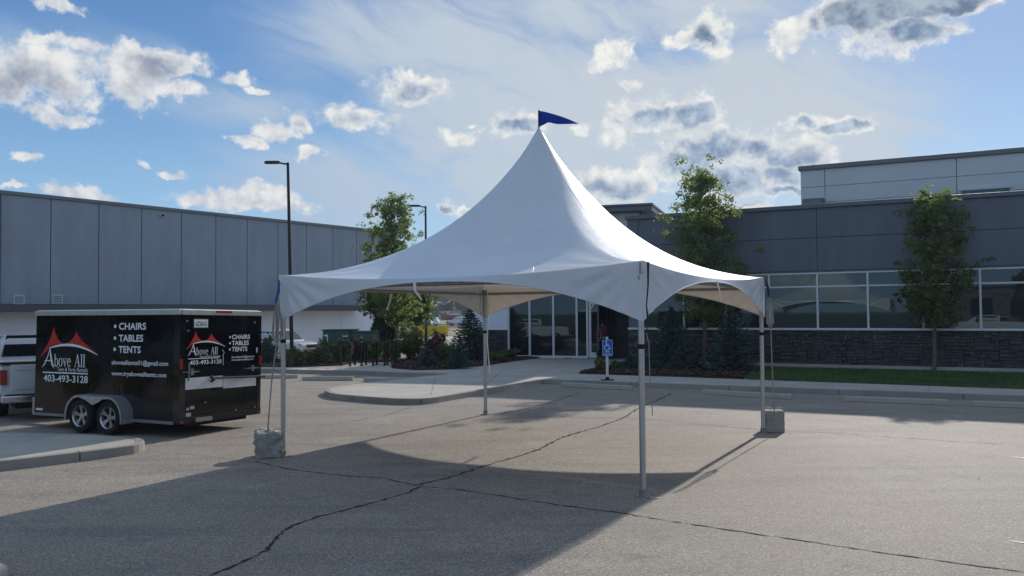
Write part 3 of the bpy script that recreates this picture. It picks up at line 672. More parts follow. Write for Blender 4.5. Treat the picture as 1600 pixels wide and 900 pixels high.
# ================================================================ TENT
HS = 3.05; HE = 2.88; HP = 5.42; YAW = -.5268
tent = thing('frame_tent', 'white high peak frame tent on four aluminium legs with a blue pennant', 'tent', (.487, 14.351, 0), YAW)
def eave_z(u): return HE - .13 * (1 - abs(u) ** 2.2)
N = 96
g = np.linspace(-1, 1, N + 1); X, Y = np.meshgrid(g, g); ri = np.maximum(abs(X), abs(Y)); r2 = np.hypot(X, Y)
wgt = np.clip(1 - ri, 0, 1) ** 1.5; rr = ri * (1 - wgt) + r2 * wgt; t_ = np.clip(1 - rr, 0, 1)
mn = np.minimum(abs(X), abs(Y)) / np.maximum(ri, 1e-6)
ez = HE - .13 * (1 - mn ** 2.2)
Zt = HE * 1.0 + (HP - HE) * t_ ** 1.86 + (ez - HE) * ri ** 5 + .055 * np.exp(-((r2 / .06) ** 2))
# soft tension wrinkles running out of each corner
for sx_, sy_ in ((1, 1), (1, -1), (-1, 1), (-1, -1)):
    dxc, dyc = X - sx_, Y - sy_; dc = np.hypot(dxc, dyc); an = np.arctan2(dyc, dxc); Zt += .009 * np.sin(an * 22) * np.exp(-((dc - .25) / .22) ** 2)
V = np.stack([X * HS, Y * HS, Zt], -1).reshape(-1, 3); idx = np.arange((N + 1) ** 2).reshape(N + 1, N + 1)
Fq = np.stack([idx[:-1, :-1], idx[:-1, 1:], idx[1:, 1:], idx[1:, :-1]], -1).reshape(-1, 4)
raw('canopy_roof', V, Fq, M_VINYL, tent, smooth=True)
def roof_z(x, y):
    i = np.clip((x + 1) / 2 * N, 0, N - 1e-6); j = np.clip((y + 1) / 2 * N, 0, N - 1e-6); a, b = int(i), int(j); fx, fy = i - a, j - b
    return (Zt[b, a] * (1 - fx) + Zt[b, a + 1] * fx) * (1 - fy) + (Zt[b + 1, a] * (1 - fx) + Zt[b + 1, a + 1] * fx) * fy
for sid in range(4):
    c, s = math.cos(sid * math.pi / 2), math.sin(sid * math.pi / 2)
    for u0 in (-.5, .5):
        pts = []
        for f in np.linspace(.04, .93, 40):
            x, y = u0 * (1 - f), -(1 - f); X_, Y_ = x * c - y * s, x * s + y * c; pts.append((X_ * HS, Y_ * HS, roof_z(X_, Y_)))
        MB().tube(pts, .002, 4).build('seam', M_VINYL, tent, smooth=True)
def valance(sid):
    nu, nv = 120, 10; u = np.linspace(-1, 1, nu + 1); top = eave_z(u) + .004; au = abs(u)
    bot = 2.70 - .56 * au ** 2.3 - .0 ; V = []
    for j in range(nv + 1):
        f = j / nv; z = top * (1 - f) + bot * f; dep = top - z
        fold = 0
        for s in (-1, 1):
            dx_ = (1 - s * u) * HS; ang = np.arctan2(dx_, dep + .05); dd = np.hypot(dx_, dep)
            fold = fold + .015 * np.sin(ang * 19 + s) * np.exp(-((dd - .55) / .45) ** 2) * np.minimum(1, dep / .1)
        flare = .015 + .03 * f * (1 - au)
        V.append(np.stack([u * (HS + .012), -(HS + flare + fold), z], 1))
    # hem
    V = np.array(V); Vf = V.reshape(-1, 3); idx = np.arange((nv + 1) * (nu + 1)).reshape(nv + 1, nu + 1)
    c, s = math.cos(sid * math.pi / 2), math.sin(sid * math.pi / 2)
    Vf = np.stack([Vf[:, 0] * c - Vf[:, 1] * s, Vf[:, 0] * s + Vf[:, 1] * c, Vf[:, 2]], 1)
    F_ = np.stack([idx[:-1, :-1], idx[:-1, 1:], idx[1:, 1:], idx[1:, :-1]], -1).reshape(-1, 4)
    o = raw('valance', Vf, F_, M_VINYL, tent, smooth=True)
    hem = MB().tube(Vf[-(nu + 1):][::4], .008, 5).build('hem', M_VINYL, o, smooth=True)
    return Vf
vals = [valance(k) for k in range(4)]
LEG = [(1, -1), (-1, -1), (-1, 1), (1, 1)]
leg_me = MB().lathe([(.0, .03), (.038, .03), (.038, HE - .12), (0, HE - .12)], axis='z', n=18).mesh('leg', M_ALU, True)
foot_me = MB().box(-.085, .085, -.085, .085, .004, .02).lathe([(.05, .02), (.05, .10), (.04, .10)], axis='z', n=14).mesh('base_plate', M_STEEL)
clamp_me = MB().lathe([(.040, 1.80), (.045, 1.805), (.045, 1.855), (.040, 1.86)], axis='z', n=14).mesh('height_clamp', M_BLACKM, True)
HL = HS - .03
for a, b in LEG:
    l = same('leg', leg_me, tent, (a * HL, b * HL, 0)); same('base_plate', foot_me, l); same('height_clamp', clamp_me, l)
for k in range(4):
    a, b = LEG[k], LEG[(k + 1) % 4]
    MB().tube([(a[0] * HL, a[1] * HL, HE - .21), (b[0] * HL, b[1] * HL, HE - .21)], .03, 10).build('eave_tube', M_STEEL, tent, smooth=True)
    MB().lathe([(.043, HE - .24), (.043, HE - .12)], (a[0] * HL, a[1] * HL, 0), 'z', 12).build('corner_fitting', M_STEEL, tent, smooth=True)
pole_ = MB().tube([(0, 0, HP - 1.2), (0, 0, HP - .02)], .03, 10).build('centre_mast', M_ALU, tent, smooth=True)
# pennant
fl = MB().tube([(0, 0, HP - .05), (0, 0, HP + .34)], .014, 8).build('flag_staff', M_BLACKM, tent)
nu = 24; V = []; F_ = []
yaw_dir = np.array([math.cos(-YAW), math.sin(-YAW)])   # flies to camera right
for i in range(nu + 1):
    f = i / nu; top = HP + .33 - .21 * f ** 1.15 + .012 * math.sin(f * 5); bot = HP + .05 + .055 * math.sin(min(1, f * 3.2) * math.pi / 2) * math.exp(-((f - .2) / .2) ** 2) * 1.2 + .065 * f
    if f < .18: bot = HP + .05 + .055 * (f / .18)
    for j in range(6):
        z = top + (bot - top) * j / 5; x = .68 * f; off = .05 * math.sin(f * 7 + j * .3) * f
        p = yaw_dir * x + np.array([-yaw_dir[1], yaw_dir[0]]) * off; V.append((*p, z))
for i in range(nu):
    for j in range(5): F_.append((i * 6 + j, i * 6 + j + 1, (i + 1) * 6 + j + 1, (i + 1) * 6 + j))
pen = raw('pennant', V, F_, M_FLAG, tent, smooth=True); so_ = pen.modifiers.new('thick', 'SOLIDIFY'); so_.thickness = .006
# black corner strap and lacing showing at the near corner
near = Vector((HS + .03, -HS - .03, 0))
Rz = Matrix.Rotation(-YAW, 3, 'Z')
def tl(dx, dy, z, c=near): return Vector((c.x, c.y, z)) + Rz @ Vector((dx, dy, 0))
MB().tube([tl(.06, -.0, HE - .02), tl(.055, -.01, HE - .3), tl(.03, -.02, HE - .55), tl(.05, 0, HE - .7), tl(.03, -.02, HE - .85)], [.016, .010, .008, .016, .005], 6).build('corner_strap', M_BLACKSTRAP, tent, smooth=True)
MB().box(-.012, .012, -.045, -.035, 2.72, 2.86).build('corner_clasp', M_STEEL, tent).location = (HL + .02, -HL - .02, 0)
MB().tube([tl(.02, -.05, 2.0), tl(.05, -.05, 1.86), tl(.055, -.05, 1.5), tl(.085, -.04, 1.0)], .0055, 5).build('tie_cord', M_ROPE, tent)
bc = Vector((-HL, HL, 0))
MB().tube([tl(-.06, -.06, 2.7, bc), tl(-.08, -.07, 2.4, bc), tl(-.05, -.06, 2.1, bc)], [.02, .03, .012], 6).build('rope_bundle', M_WHITE, tent)
MB().tube([tl(.06, -.06, 2.7, bc), tl(.07, -.07, 2.3, bc), tl(.05, -.06, 1.6, bc), tl(.10, -.06, .9, bc)], .012, 5).build('tie_cord', M_WHITE, tent)
# short white ties hanging at the middle of each eave
for (sid, f, ln) in ((0, -.12, .28), (1, -.02, .30), (3, .1, .3), (2, .1, .3)):
    c, s = math.cos(sid * math.pi / 2), math.sin(sid * math.pi / 2); px_, py_ = f * HS, -(HS + .05); z = eave_z(f) - .03
    pts = [(px_, py_, z), (px_ + .03, py_ - .03, z - ln * .5), (px_ + .13, py_ - .01, z - ln)]
    if sid in (2, 3): z -= .0; pts = [(p[0], -(HS - .04), p[2] - .1) for p in pts]
    m = MB(); hw = .028; v = []
    for p in pts: v += [(p[0] - hw, p[1], p[2]), (p[0] + hw, p[1] - .004, p[2])]; hw *= .75
    v = [(q[0] * c - q[1] * s, q[0] * s + q[1] * c, q[2]) for q in v]
    o = m.add(v, [(0, 1, 3, 2), (2, 3, 5, 4)]).build('eave_tie', M_WHITE, tent); q = o.modifiers.new('t', 'SOLIDIFY'); q.thickness = .006
# ballast ropes: world points to tent space
Ti = (Matrix.Translation((.487, 14.351, 0)) @ Matrix.Rotation(YAW, 4, 'Z')).inverted()
def tw(p): return Ti @ Vector(p)
def guy(top_px, bundle_px, block_px, depth, strap_m, n):
    A = at_d(*top_px[0], depth); Bp = at_d(*top_px[1], depth - .02)
    MB().tube([tw(A), tw((A + Bp) / 2 + np.array([.02, 0, 0])), tw(Bp)], [.016, .026, .014], 6).build('ratchet_strap', strap_m, tent, smooth=True)
    b = [at_d(*q, depth - .02) for q in bundle_px]
    for k in range(4):
        off = np.array([(k - 1.5) * .035, (k % 2) * .04 - .02, 0]); pts = [tw(b[0]), tw((b[0] * .6 + b[1] * .4) + off), tw((b[0] * .2 + b[1] * .8) + off * 1.2), tw(b[1] + off * .2)]
        MB().tube(pts, [.008, .015, .020, .008], 6).build('rope_bundle', M_ROPE, tent, smooth=True)
    r_ = [at_d(*q, depth - .03) for q in block_px]
    MB().tube([tw(q) for q in r_], .011, 6).build('ballast_rope', M_ROPE, tent, smooth=True)
guy(((436, 438), (430, 474)), ((434, 470), (433, 536)), ((433, 530), (429, 560), (424, 600), (420, 650), (417, 690)), 13.10, M_BLUE, 0)
guy(((1197, 437), (1202, 472)), ((1201, 462), (1204, 514)), ((1204, 505), (1206, 560), (1208, 610), (1210, 652)), 15.30, M_BLACKSTRAP, 1)

# weight blocks
def block(name, label, c, sx_, sy_, h, yaw, seed, rough):
    b = bmesh.new(); bmesh.ops.create_cube(b, size=1)
    bmesh.ops.bevel(b, geom=b.edges[:], offset=.17 if rough > .01 else .07, segments=3, profile=.6, affect='EDGES')
    bmesh.ops.subdivide_edges(b, edges=b.edges[:], cuts=7, use_grid_fill=True); bmesh.ops.triangulate(b, faces=[f for f in b.faces if len(f.verts) > 4])
    me = bpy.data.meshes.new('block'); b.to_mesh(me); b.free(); from mathutils import noise as mn_
    for v in me.vertices:
        p = Vector((v.co.x * sx_, v.co.y * sy_, (v.co.z + .5) * h)); q = p * 6 + Vector((seed, 0, 0))
        d = (mn_.noise(q) + .6 * mn_.noise(q * 2.3) + .4 * mn_.noise(q * 5)) * rough; nr = Vector((v.co.x, v.co.y, v.co.z)).normalized()
        v.co = p + Vector((nr.x, nr.y, nr.z if p.z > .03 else 0)) * d; v.co.z = max(v.co.z, .004)
    me.materials.append(M_BLOCK); me.polygons.foreach_set('use_smooth', [True] * len(me.polygons))
    root = thing(name, label, 'weight block', (c[0], c[1], 0), yaw, 'concrete ballast blocks tied to the tent')
    o = bpy.data.objects.new('block', me); col.objects.link(o); o.parent = root
    for s in (-1, 1):
        MB().tube([(s * sx_ * .28 - .07, -.02, h - .01), (s * sx_ * .28 - .06, -.02, h + .035), (s * sx_ * .28, -.02, h + .05), (s * sx_ * .28 + .06, -.02, h + .035), (s * sx_ * .28 + .07, -.02, h - .01)], .009, 6).build('lifting_loop', M_STEEL, root, smooth=True)
    return root
block('weight_block', 'rough faced grey concrete block at the tent leg nearest the trailer', gnd(416, 717)[:2] + np.array([-.0, .16]), .44, .36, .40, R(8), 3, .06)
bl2 = block('weight_block', 'smooth cast concrete block with rounded rim at the tent leg nearest the lawn', gnd(1212, 676)[:2] + np.array([0, .15]), .36, .34, .40, R(-6), 8, .008)

# ================================================================ TEXT
def text_mesh(body, width, height, m, bold=.0, center=False, spacing=1.0):
    cu = bpy.data.curves.new('lettering', 'FONT'); cu.body = body; cu.size = 1; cu.offset = bold; cu.resolution_u = 3; cu.space_character = spacing
    ob = bpy.data.objects.new('t', cu); col.objects.link(ob); bpy.context.view_layer.update()
    me = bpy.data.meshes.new_from_object(ob.evaluated_get(bpy.context.evaluated_depsgraph_get())); bpy.data.objects.remove(ob)
    n = len(me.vertices); a = np.empty(n * 3, np.float32); me.vertices.foreach_get('co', a); a = a.reshape(-1, 3)
    lo, hi = a.min(0), a.max(0); a[:, 0] = (a[:, 0] - lo[0]) / (hi[0] - lo[0]) * width; a[:, 1] = a[:, 1] * (height / .70)
    me.vertices.foreach_set('co', a.ravel()); me.materials.clear(); me.materials.append(m); me.name = 'lettering'; return me

# ================================================================ TRAILER
th = np.array([-.9, .436]); tr_ = np.array([.436, .9]); TL_, TW_ = 4.03, 2.08
tc_ = np.array([-6.1, 15.2]) + th * TL_ / 2 + tr_ * TW_ / 2
tl_ = thing('cargo_trailer', 'black enclosed tandem axle cargo trailer lettered for tent rentals, parked beside the island', 'trailer', (tc_[0], tc_[1], -.02), math.atan2(th[1], th[0]))
tl_.rotation_euler[0] = R(1.0)
hx, hy = TL_ / 2, TW_ / 2; ZB, ZT = .29, 2.33
def tb(name, m, *a, parent=tl_, bevel=0, **k): return MB().box(*a).build(name, m, parent, bevel=bevel, **k)
def panel_black():
    m = bpy.data.materials.new('trailer_skin'); m.use_nodes = True; t = NT(m.node_tree); b = t.n['Principled BSDF']
    o = t.new('ShaderNodeTexCoord').outputs['Object']; b.inputs['Base Color'].default_value = (.0025, .003, .0045, 1); b.inputs['Roughness'].default_value = .05
    b.inputs['Specular IOR Level'].default_value = .45
    bn = t.new('ShaderNodeBump'); bn.inputs['Strength'].default_value = .16; bn.inputs['Distance'].default_value = .05
    t.put(bn.inputs['Height'], t.noise(o, 1.6, 3, .5)); t.l.new(bn.outputs[0], b.inputs['Normal'])
    dirt = t.math('MULTIPLY', t.smooth(t.noise(o, 4, 6, .7), .5, .8), .12); t.put(b.inputs['Roughness'], t.math('ADD', dirt, .07)); return m
M_SKIN = panel_black()
tb('body', M_SKIN, -hx + .01, hx - .01, -hy + .01, hy - .01, ZB, ZT)
# skin panels on the side, each sheet about 1.2 m
ex = np.linspace(-hx + .14, hx - .05, 5)
for a, b in zip(ex[:-1], ex[1:]):
    tb('side_panel', M_SKIN, a + .002, b - .002, hy - .009, hy, ZB + .03, ZT - .07)
tb('roof_trim', M_TRIM, -hx - .012, hx + .012, hy - .05, hy + .018, ZT - .068, ZT + .03, bevel=.008)
tb('roof_trim', M_TRIM, -hx - .012, hx + .012, -hy - .018, -hy + .05, ZT - .068, ZT + .03, bevel=.008)
tb('roof_trim', M_TRIM, -hx - .03, -hx + .02, -hy + .051, hy - .051, ZT - .068, ZT + .032, bevel=.008)
tb('roof', M_LWHITE, -hx + .02, hx, -hy + .05, hy - .05, ZT, ZT + .045)
tb('lower_trim', M_STEEL, -hx + .1, hx - .02, hy + .001, hy + .014, ZB - .03, ZB + .025)
tb('front_corner_trim', M_TRIM, hx - .045, hx + .015, hy - .05, hy + .015, ZB - .02, ZB + .32)
tb('decal', M_LET, hx - .28, hx - .08, hy + .001, hy + .004, ZB + .07, ZB + .11)
tb('corner_post', M_BLACK, -hx - .035, -hx + .13, hy - .13, hy + .006, ZB, ZT - .069)
tb('corner_post', M_BLACK, -hx - .035, -hx + .1, -hy - .006, -hy + .09, ZB, ZT - .069)
tb('chassis', M_BLACKM, -hx + .1, hx - .05, -hy + .25, hy - .25, ZB - .10, ZB - .002)
tb('rear_bumper', M_BLACKM, -hx - .05, -hx + .1, -hy, hy, ZB - .02, ZB + .10)
tb('tongue', M_BLACKM, hx, hx + 1.05, -.05, .05, .38, .48)
tb('step', M_STEEL, -hx - .09, -hx - .045, hy - .75, hy - .35, ZB - .01, ZB + .06)
door = tb('ramp_door', M_SKIN, -hx - .028, -hx + .005, -hy + .092, hy - .132, ZB + .12, ZT - .12)
RX = -hx - .029
def rear_box(name, m, u0, u1, z0, z1, d0=0.0, d1=.006, parent=door): return MB().box(RX - d1, RX - d0, hy - u1, hy - u0, z0, z1).build(name, m, parent)
M_BANDS = mat('silver_band', (.62, .63, .65), .4, metal=.25, var=.1, vscale=6)
rear_box('door_band', M_BANDS, .135, 1.05, .885, 1.10); rear_box('door_band', M_BANDS, 1.065, 1.95, .85, 1.05)
rear_box('door_hinge', M_STEEL, .19, .215, 1.05, 1.38, 0, .03)
MB().tube([(RX - .05, hy - .76, 1.07), (RX - .05, hy - 2.16, 1.03)], .022, 8).build('bar_lock', M_BLACKM, door)
MB().tube([(RX - .002, hy - .76, 1.10), (RX - .075, hy - .76, 1.04), (RX - .03, hy - .72, 1.00)], .03, 6).build('bar_bracket', M_BLACKM, door)
for u in (.26, 1.82):
    o = rear_box('latch', M_CHROME, u - .12, u + .12, 1.195, 1.225, .004, .03); MB().box(RX - .045, RX - .004, hy - u - .03, hy - u + .03, 1.15, 1.27).build('latch_catch', M_CHROME, o)
    MB().box(RX - .03, RX - .004, hy - u - .20, hy - u + .2, 1.205, 1.215).build('latch_rod', M_STEEL, o)
for u, z in ((.15, 2.15), (1.9, 2.13), (.18, 1.97), (1.93, .42), (.62, .62), (1.4, .41)): rear_box('bolt', M_STEEL, u - .02, u + .02, z - .015, z + .015, 0, .012)
for u, z, w_, h_ in ((.20, .53, .06, .05), (.31, .55, .10, .06), (.22, .42, .12, .08)): rear_box('sticker', M_FENDER, u - w_ / 2, u + w_ / 2, z - h_ / 2, z + h_ / 2, 0, .003)
for u in (.02, 2.05): MB().box(-hx - .055, -hx - .036, hy - u - .03, hy - u + .03, 1.27, 1.45).build('tail_light', M_TAIL, tl_, bevel=.008)
for u in (.04, 2.03): MB().box(-hx - .058, -hx - .051, hy - u - .04, hy - u + .04, ZB - .01, ZB + .04).build('marker_light', M_TAIL, tl_)
MB().box(-hx - .042, -hx - .031, hy - 1.27, hy - .86, ZT - .02, ZT + .02).build('brake_light', M_TAIL, tl_)
rear_box('reflector_patch', M_LET, 1.955, 1.985, 1.52, 1.62, -.0, .004)
plate = rear_box('licence_plate', M_LET, .31, .64, 2.03, 2.18, .012, .018); rear_box('plate_frame', M_BLACKM, .285, .665, 2.005, 2.205, .0, .011)
SIDE = Matrix(((-1, 0, 0, 0), (0, 0, 1, 0), (0, 1, 0, 0), (0, 0, 0, 1))); REAR = Matrix(((0, 0, -1, 0), (-1, 0, 0, 0), (0, 1, 0, 0), (0, 0, 0, 1)))
def side_put(me, t, z, name='lettering', off=.004):
    o = bpy.data.objects.new(name, me); col.objects.link(o); o.parent = tl_; o.matrix_local = Matrix.Translation((-hx + t, hy + off, z)) @ SIDE; return o
def rear_put(me, u, z, name='lettering', off=.005):
    o = bpy.data.objects.new(name, me); col.objects.link(o); o.parent = door; o.matrix_local = Matrix.Translation((RX - off, hy - u, z)) @ REAR; return o
rear_put(text_mesh('6Z58-62', .27, .085, M_BLACKM, .01), .34, 2.06, off=.021)
def lines(put, t0, rows, m=M_LET):
    for body, x, z, wd, h, bold in rows: put(text_mesh(body, wd, h, m, bold), x, z)
lines(side_put, 0, [('CHAIRS', 1.58, 1.99, .73, .125, .022), ('TABLES', 1.58, 1.765, .66, .125, .022), ('TENTS', 1.58, 1.55, .60, .125, .022),
      ('abovealltents01@gmail.com', 1.76, 1.325, 1.50, .082, .014), ('www.tryabovealltents.com', 1.76, 1.115, 1.46, .082, .014), ('403-493-3128', 3.735, .945, 1.31, .135, .012)])
lines(rear_put, 0, [('CHAIRS', 1.275, 1.80, .49, .085, .022), ('TABLES', 1.275, 1.68, .46, .085, .022), ('TENTS', 1.275, 1.56, .42, .085, .022),
      ('abovealltents01@gmail.com', 1.27, 1.43, .63, .036, .012), ('www.tryabovealltents.com', 1.27, 1.375, .60, .036, .012), ('403-493-3128', .23, 1.34, .78, .078, .012)])
def disc(r_, m, n=14): return MB().add([(r_ * math.cos(2 * math.pi * k / n), r_ * math.sin(2 * math.pi * k / n), 0) for k in range(n)], [tuple(range(n))]).mesh('bullet', m)
bm_ = disc(.035, M_LET); br_ = disc(.022, M_LET)
for z in (2.05, 1.825, 1.61): side_put(bm_, 1.685, z, 'bullet')
for z in (1.84, 1.72, 1.60): rear_put(br_, 1.225, z, 'bullet')
def curve_pts(a, b, sag, n=10):   # concave side of a tent between a and b
    out = []
    for i in range(n + 1):
        f = i / n; x = a[0] + (b[0] - a[0]) * f; y = a[1] + (b[1] - a[1]) * f; s = 4 * f * (1 - f) * sag
        out.append((x, y - s))
    return out
def logo(sc_):
    L, P1, DP, P2, Rr = (0, 0), (.42, .63), (.71, .30), (1.10, .545), (1.64, .155)
    arc = [(.30 + 1.42 * f, .155 + .13 * math.sin(math.pi * (.12 + .80 * f)) ** 1 - .10 * f ** 2.2) for f in np.linspace(0, 1, 22)]
    top = [L, (.16, .17), (.30, .36), (.38, .52), P1, (.46, .52), (.55, .385), (.64, .32), (.74, .295), (.88, .32), (1.0, .40), (1.06, .47), P2, (1.15, .46), (1.26, .36), (1.44, .25), Rr]
    low = [(x, y + .03) for x, y in arc if .3 <= x <= 1.55][::-1]
    red = [p for p in top] + low + [(.22, .14)]
    S = lambda P: [(x * sc_, y * sc_) for x, y in P]
    mr = MB(); q = S(red); b = bmesh.new(); f = b.faces.new([b.verts.new((x, y, 0)) for x, y in q]); bmesh.ops.triangulate(b, faces=[f]); me = bpy.data.meshes.new('tent_emblem'); b.to_mesh(me); b.free(); me.materials.append(M_RED)
    aw = MB(); n = len(arc); v = []
    for i, (x, y) in enumerate(arc): h = .022 * (.35 + math.sin(math.pi * min(1, (i + 1) / n)) * .8); v += [(x * sc_, (y + h) * sc_, .001), (x * sc_, (y - h) * sc_, .001)]
    aw.add(v, [(2 * i, 2 * i + 2, 2 * i + 3, 2 * i + 1) for i in range(n - 1)])
    # large swash A: thin rising stroke, thick falling stroke, thin bar
    def stroke(P, W): 
        v = []; P = np.array(P); d = np.gradient(P, axis=0); nn = np.stack([-d[:, 1], d[:, 0]], 1); nn /= np.linalg.norm(nn, axis=1)[:, None]
        for p, q, w_ in zip(P, nn, W): v += [(*((p + q * w_ / 2) * sc_), .0015), (*((p - q * w_ / 2) * sc_), .0015)]
        return v, [(2 * i, 2 * i + 2, 2 * i + 3, 2 * i + 1) for i in range(len(P) - 1)]
    aw.add(*stroke([(.09, -.19), (.17, -.12), (.24, .0), (.29, .10), (.325, .21)], [.006, .03, .022, .02, .015]))
    aw.add(*stroke([(.325, .21), (.345, .08), (.375, -.04), (.405, -.13), (.46, -.20)], [.012, .04, .055, .05, .008]))
    aw.add(*stroke([(.16, -.06), (.24, -.045), (.37, -.06)], [.01, .02, .015]))
    aw.add([(.12 * sc_, -.275 * sc_, .001), (1.46 * sc_, -.275 * sc_, .001), (1.46 * sc_, -.300 * sc_, .001), (.12 * sc_, -.300 * sc_, .001)], [(0, 1, 2, 3)])
    return me, aw.mesh('emblem_lettering', M_LET)
lr, lw_ = logo(1.0); side_put(lr, 3.884, 1.412, 'tent_emblem', .003); side_put(lw_, 3.884, 1.412, 'emblem_lettering', .004)
lr2, lw2 = logo(.565); rear_put(lr2, .126, 1.612, 'tent_emblem', .003); rear_put(lw2, .126, 1.612, 'emblem_lettering', .004)
# serif wordmark: letters drawn thin with added feet and heads
def serif_mesh(word, width, xh, asc):
    m = MB(); x = 0; th_ = xh * .20; tn = xh * .075; sr = xh * .05
    def quad(p): m.add([(q[0], q[1], .001) for q in p], [(0, 1, 2, 3)])
    def bar(x0, x1, y): quad([(x0, y), (x1, y), (x1, y + sr), (x0, y + sr)])
    def ring_(cx, cy, rx, ry, a0=0, a1=360, n=26):
        v = []
        for k in range(n + 1):
            a_ = R(a0 + (a1 - a0) * k / n); v += [(cx + rx * math.cos(a_), cy + ry * math.sin(a_), .001), (cx + (rx - th_) * math.cos(a_), cy + (ry - tn) * math.sin(a_), .001)]
        m.add(v, [(2 * k, 2 * k + 2, 2 * k + 3, 2 * k + 1) for k in range(n)])
    for ch in word:
        if ch in 'bl':
            quad([(x + .06 * xh, 0), (x + .06 * xh + th_, 0), (x + .06 * xh + th_, asc), (x + .06 * xh, asc - .06 * xh)]); quad([(x - .08 * xh, asc - .12 * xh), (x + .06 * xh, asc - .10 * xh), (x + .06 * xh, asc - .02 * xh), (x - .08 * xh, asc - .06 * xh)])
            if ch == 'l': bar(x - .08 * xh, x + .40 * xh, 0); x += .56 * xh
            else: ring_(x + .52 * xh, xh * .5, .46 * xh, .52 * xh); x += 1.12 * xh
        elif ch == 'o': ring_(x + .5 * xh, xh * .5, .5 * xh, .52 * xh); x += 1.1 * xh
        elif ch == 'e':
            ring_(x + .46 * xh, xh * .5, .46 * xh, .52 * xh, 8, 322); quad([(x + .1 * xh, .55 * xh), (x + .9 * xh, .55 * xh), (x + .9 * xh, .55 * xh + tn), (x + .1 * xh, .55 * xh + tn)]); x += 1.0 * xh
        elif ch == 'v':
            quad([(x + .05 * xh, xh), (x + .05 * xh + th_ * 1.1, xh), (x + .62 * xh, 0), (x + .46 * xh, 0)]); quad([(x + .50 * xh, 0), (x + .58 * xh, 0), (x + .98 * xh, xh), (x + .88 * xh, xh)])
            bar(x - .06 * xh, x + .42 * xh, xh - sr); bar(x + .70 * xh, x + 1.12 * xh, xh - sr); x += 1.12 * xh
        elif ch == 'A':
            c_ = asc * .98; quad([(x + .10 * xh, 0), (x + .20 * xh, 0), (x + .66 * xh, c_), (x + .58 * xh, c_)]); quad([(x + .95 * xh, 0), (x + .95 * xh + th_ * 1.2, 0), (x + .70 * xh, c_), (x + .52 * xh, c_)])
            quad([(x + .3 * xh, .36 * c_), (x + .95 * xh, .36 * c_), (x + .95 * xh, .36 * c_ + tn), (x + .3 * xh, .36 * c_ + tn)]); bar(x - .06 * xh, x + .36 * xh, 0); bar(x + .78 * xh, x + 1.36 * xh, 0); x += 1.42 * xh
    k = width / x; m.v = [(q[0] * k, q[1], q[2]) for q in m.v]; return m.mesh('lettering', M_LET)
side_put(serif_mesh('bove', .50, .165, .25), 3.42, 1.25); side_put(serif_mesh('All', .33, .165, .255), 2.82, 1.25); side_put(text_mesh('Tent & Party Rentals', .90, .075, M_LET, .0), 3.335, 1.16)
rear_put(serif_mesh('bove', .29, .092, .14), .385, 1.518); rear_put(serif_mesh('All', .19, .092, .145), .735, 1.518); rear_put(text_mesh('Tent & Party Rentals', .52, .042, M_LET, .0), .46, 1.462)
MB().tube([(RX - .006, hy - 1.035, 1.60), (RX - .006, hy - 1.075, 1.545), (RX - .006, hy - 1.05, 1.50), (RX - .006, hy - 1.055, 1.30)], .006, 5).build('emblem_stroke', M_LET, door)
# wheels and fender
def wheel_parts(rad, wid, spokes=5):
    ty = MB().lathe([(rad * .66, -wid / 2), (rad * .93, -wid / 2), (rad * .985, -wid * .36), (rad, -wid * .2), (rad, wid * .2), (rad * .985, wid * .36), (rad * .93, wid / 2), (rad * .66, wid / 2)], n=32).mesh('tyre', M_BLACKM, True)
    ri = MB().lathe([(rad * .67, wid * .44), (rad * .64, wid * .5), (rad * .60, wid * .40), (rad * .56, wid * .1), (rad * .56, -wid * .3)], n=32)
    ri.lathe([(0, wid * .30), (rad * .17, wid * .30), (rad * .19, wid * .2), (rad * .19, 0)], n=14)
    for k in range(spokes):
        for s in (-.13, .13):
            a = 2 * math.pi * k / spokes + s; d = Vector((math.cos(a), 0, math.sin(a))); e = Vector((-math.sin(a), 0, math.cos(a))) * rad * .045
            p0 = d * rad * .15; p1 = d * rad * .62; y = Vector((0, wid * .27, 0)); y2 = Vector((0, wid * .38, 0)); dn = Vector((0, -wid * .15, 0))
            ri.add([p0 + e + y, p0 - e + y, p1 - e * 1.2 + y2, p1 + e * 1.2 + y2, p0 + e + y + dn, p0 - e + y + dn, p1 - e + y2 + dn, p1 + e + y2 + dn], [(0, 1, 2, 3), (0, 3, 7, 4), (1, 5, 6, 2)])
    hub = MB().lathe([(0, 0), (rad * .57, 0)], n=24).mesh('brake_disc', M_DARK)
    return ty, ri.mesh('rim', M_RIM), hub
def put_wheel(parts, loc, parent, flip=False, name='wheel'):
    w_ = bpy.data.objects.new(name, parts[0]); col.objects.link(w_); w_.parent = parent; w_.location = loc; w_.rotation_euler = (0, random.random() * 3, math.pi if flip else 0)
    same('rim', parts[1], w_); same('brake_disc', parts[2], w_); return w_
WF, WR, WZ = .315, -.46, .335; wp = wheel_parts(.325, .20, 5)
for x in (WF, WR):
    put_wheel(wp, (x, hy + .135, WZ), tl_); put_wheel(wp, (x, -hy - .135, WZ), tl_, True)
def arc_pts(cx, r_, a0, a1, n=10): return [(cx + r_ * math.cos(R(a0 + (a1 - a0) * i / n)), WZ + r_ * math.sin(R(a0 + (a1 - a0) * i / n))) for i in range(n + 1)]
outer = [(WF + .41, .24)] + arc_pts(WF, .41, 5, 80) + arc_pts(WR, .41, 100, 175) + [(WR - .41, .24)]
inner = [(WR - .365, .24)] + arc_pts(WR, .365, 175, 52) + [((WF + WR) / 2, .56)] + arc_pts(WF, .365, 128, 5) + [(WF + .365, .24)]
